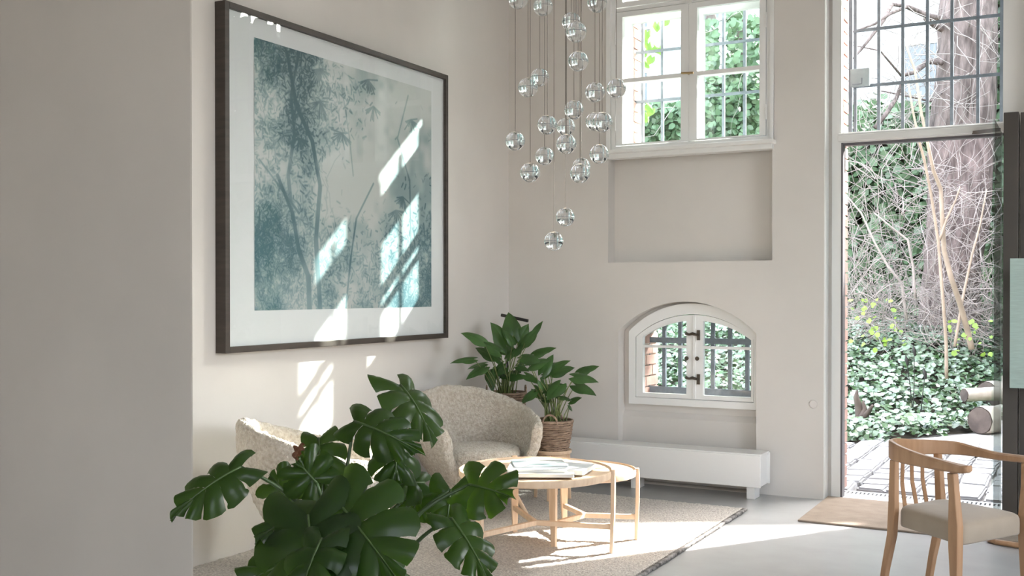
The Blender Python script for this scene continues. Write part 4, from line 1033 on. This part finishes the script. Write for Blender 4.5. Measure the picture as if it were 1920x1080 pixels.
for x0_, x1_, y0_, y1_, n_ in ((1322, 1345, 40, 260, 420), (1362, 1392, 20, 250, 350), (1345, 1430, 175, 262, 600), (1402, 1432, 30, 180, 250), (1180, 1290, 195, 262, 1100), (1330, 1440, 150, 200, 200)):
    ps = np.array([list(at(random.uniform(x0_, x1_), random.uniform(y0_, y1_), random.uniform(13.2, 14.2))-io) for _ in range(int(n_*1.3))])
    lc = leaf_cloud('foliage', ps, .085, np.array([[.1, -1., .4]]), HEDGE, .6, parent=iv); lc['kind'] = 'stuff'
branch(iv, [(1333, 400, 13.8), (1335, 200, 13.8), (1334, 60, 13.8), (1330, -60, 13.8)], .12, .05)
branch(iv, [(1385, 400, 13.8), (1380, 200, 13.8), (1390, 60, 13.8), (1402, -60, 13.8)], .12, .04)
# logs
def log(name, label, p0, p1, r, knob=None):
    t = thing(name, label, 'log', p0); p0, p1 = Vector(p0), Vector(p1); v = p1-p0; n = 14; m_ = 28
    pts = [v*i/n for i in range(n+1)]; mb = MB().tube(pts, [r*(1+.04*math.sin(i*1.7)) for i in range(n+1)], m_, cap=False)
    mb.v = [(a+random.uniform(-.004, .004), b_+random.uniform(-.004, .004), c_+random.uniform(-.004, .004)) for a, b_, c_ in mb.v]
    obj('bark', mb, LOGB, t, smooth=True); d = v.normalized()
    e = MB()
    e.tube([-d*.006, d*.01], [r*.93, r*.97], 28)
    obj('cut_end', e, LOGE, t); obj('cut_end', MB().tube([v-d*.01, v+d*.006], [r*.97, r*.93], 28), LOGE, t); return t
q1 = at(1837, 790, 10.15); q1.z = .132
q1b = q1+Vector((.62, 1.15, .0)); log('log', 'thick sawn log with dark round cut end on the path edge', q1, q1b, .130)
q2 = at(1808, 741, 11.0)
log('log', 'thinner forked log lying behind and above the thick log', q2, q2+Vector((.95, .75, .03)), .070)
q3 = at(1846, 765, 11.3); log('log', 'broad pale log resting behind the two cut ends', (q3.x+.02, q3.y+.0, .22), (q3.x+1.0, q3.y+.95, .22), .19)
# unseen ivy-grown wall, added and profiled to shade low sun at the door
gw = S('wall_sun_block', MB().add([(x, y, z) for x in (3.0, 3.3) for y, z in ((7.9, -.1), (24, -.1), (24, 7.9), (14.5, 7.9), (12.65, 5.2), (7.9, 5.2))],
     [(0,1,2,3,4,5), (11,10,9,8,7,6)]+[(i, (i+1) % 6, (i+1) % 6+6, i+6) for i in range(6)]), MORT)
n_ = 12000; ps = np.stack([np.full(n_, 2.95)-rng.random(n_)*.3, rng.uniform(7.9, 24, n_), rng.uniform(0, 8.0, n_)], 1)
ps = ps[ps[:, 2] < np.interp(ps[:, 1], [12.65, 14.5], [5.2, 7.95])]
lc = leaf_cloud('ivy', ps, .2, np.array([[-1., 0, .3]]), HEDGE, .6, parent=gw); lc['kind'] = 'stuff'
# stump and metal stakes
sp_ = thing('tree_stump', 'small dark weathered stump poking out of the ivy at left', 'stump', at(1612, 785, 10.35)); so_ = sp_.location
for pts, r0, r1 in (([(1614, 788, 10.35), (1610, 762, 10.35), (1605, 745, 10.33), (1607, 732, 10.33)], .055, .012), ([(1616, 785, 10.3), (1622, 768, 10.3), (1618, 752, 10.3)], .04, .01), ([(1618, 785, 10.3), (1630, 770, 10.25), (1636, 760, 10.2)], .035, .012)):
    branch(sp_, pts, r0, r1, LOGE, 'root')
for lb, pts in (('black metal garden stake with arrow tip, the tallest in the ivy', [(1711, 785, 10.8), (1714, 720, 10.8), (1714, 662, 10.8)]), ('black metal garden stake left of the tallest one', [(1712, 780, 10.85), (1706, 720, 10.85), (1700, 680, 10.85)]), ('short black metal garden stake right of the others', [(1727, 770, 10.7), (1731, 730, 10.7), (1734, 705, 10.7)])):
    t = thing('garden_stake', lb, 'stake', at(*pts[0]), 0, 'black metal stakes in the ivy'); branch(t, pts, .005, .004, BLACK, 'rod')
    tp = at(*pts[-1])-t.location; obj('tip', MB().tube([tp+Vector((.01, 0, -.03)), tp+Vector((0, 0, .03)), tp+Vector((-.012, 0, .08))], [.010, .020, .002], 8), BLACK, t, smooth='auto')
# pale house beyond
hs_ = thing('apartment_house', 'pale rendered house with rows of windows beyond the garden', 'house', (-8, 31, 0))
obj('wall', MB().box((-16, 0, -.5), (14, 8, 13.5)), FACADE, hs_)
obj('roof', MB().box((-16.3, -.5, 13.5), (14.3, 8.4, 13.9)), mat('roof_tiles', (.25, .20, .18), .8), hs_)
for i in range(9):
    for z in (3.3, 6.4, 9.5):
        x = -14.2+i*2.9+.35
        wn = obj('window', MB().box((x-.08, -.06, z-.08), (x+1.28, 0.02, z)).box((x-.08, -.04, z+1.7), (x+1.28, .02, z+1.78)).box((x-.06, -.04, z), (x, .02, z+1.7)).box((x+1.2, -.04, z), (x+1.26, .02, z+1.7)).box((x+.56, -.04, z), (x+.64, .02, z+1.7)), WHITE, hs_)
        obj('pane', MB().box((x, -.01, z), (x+1.2, .01, z+1.7)), PANED, wn)
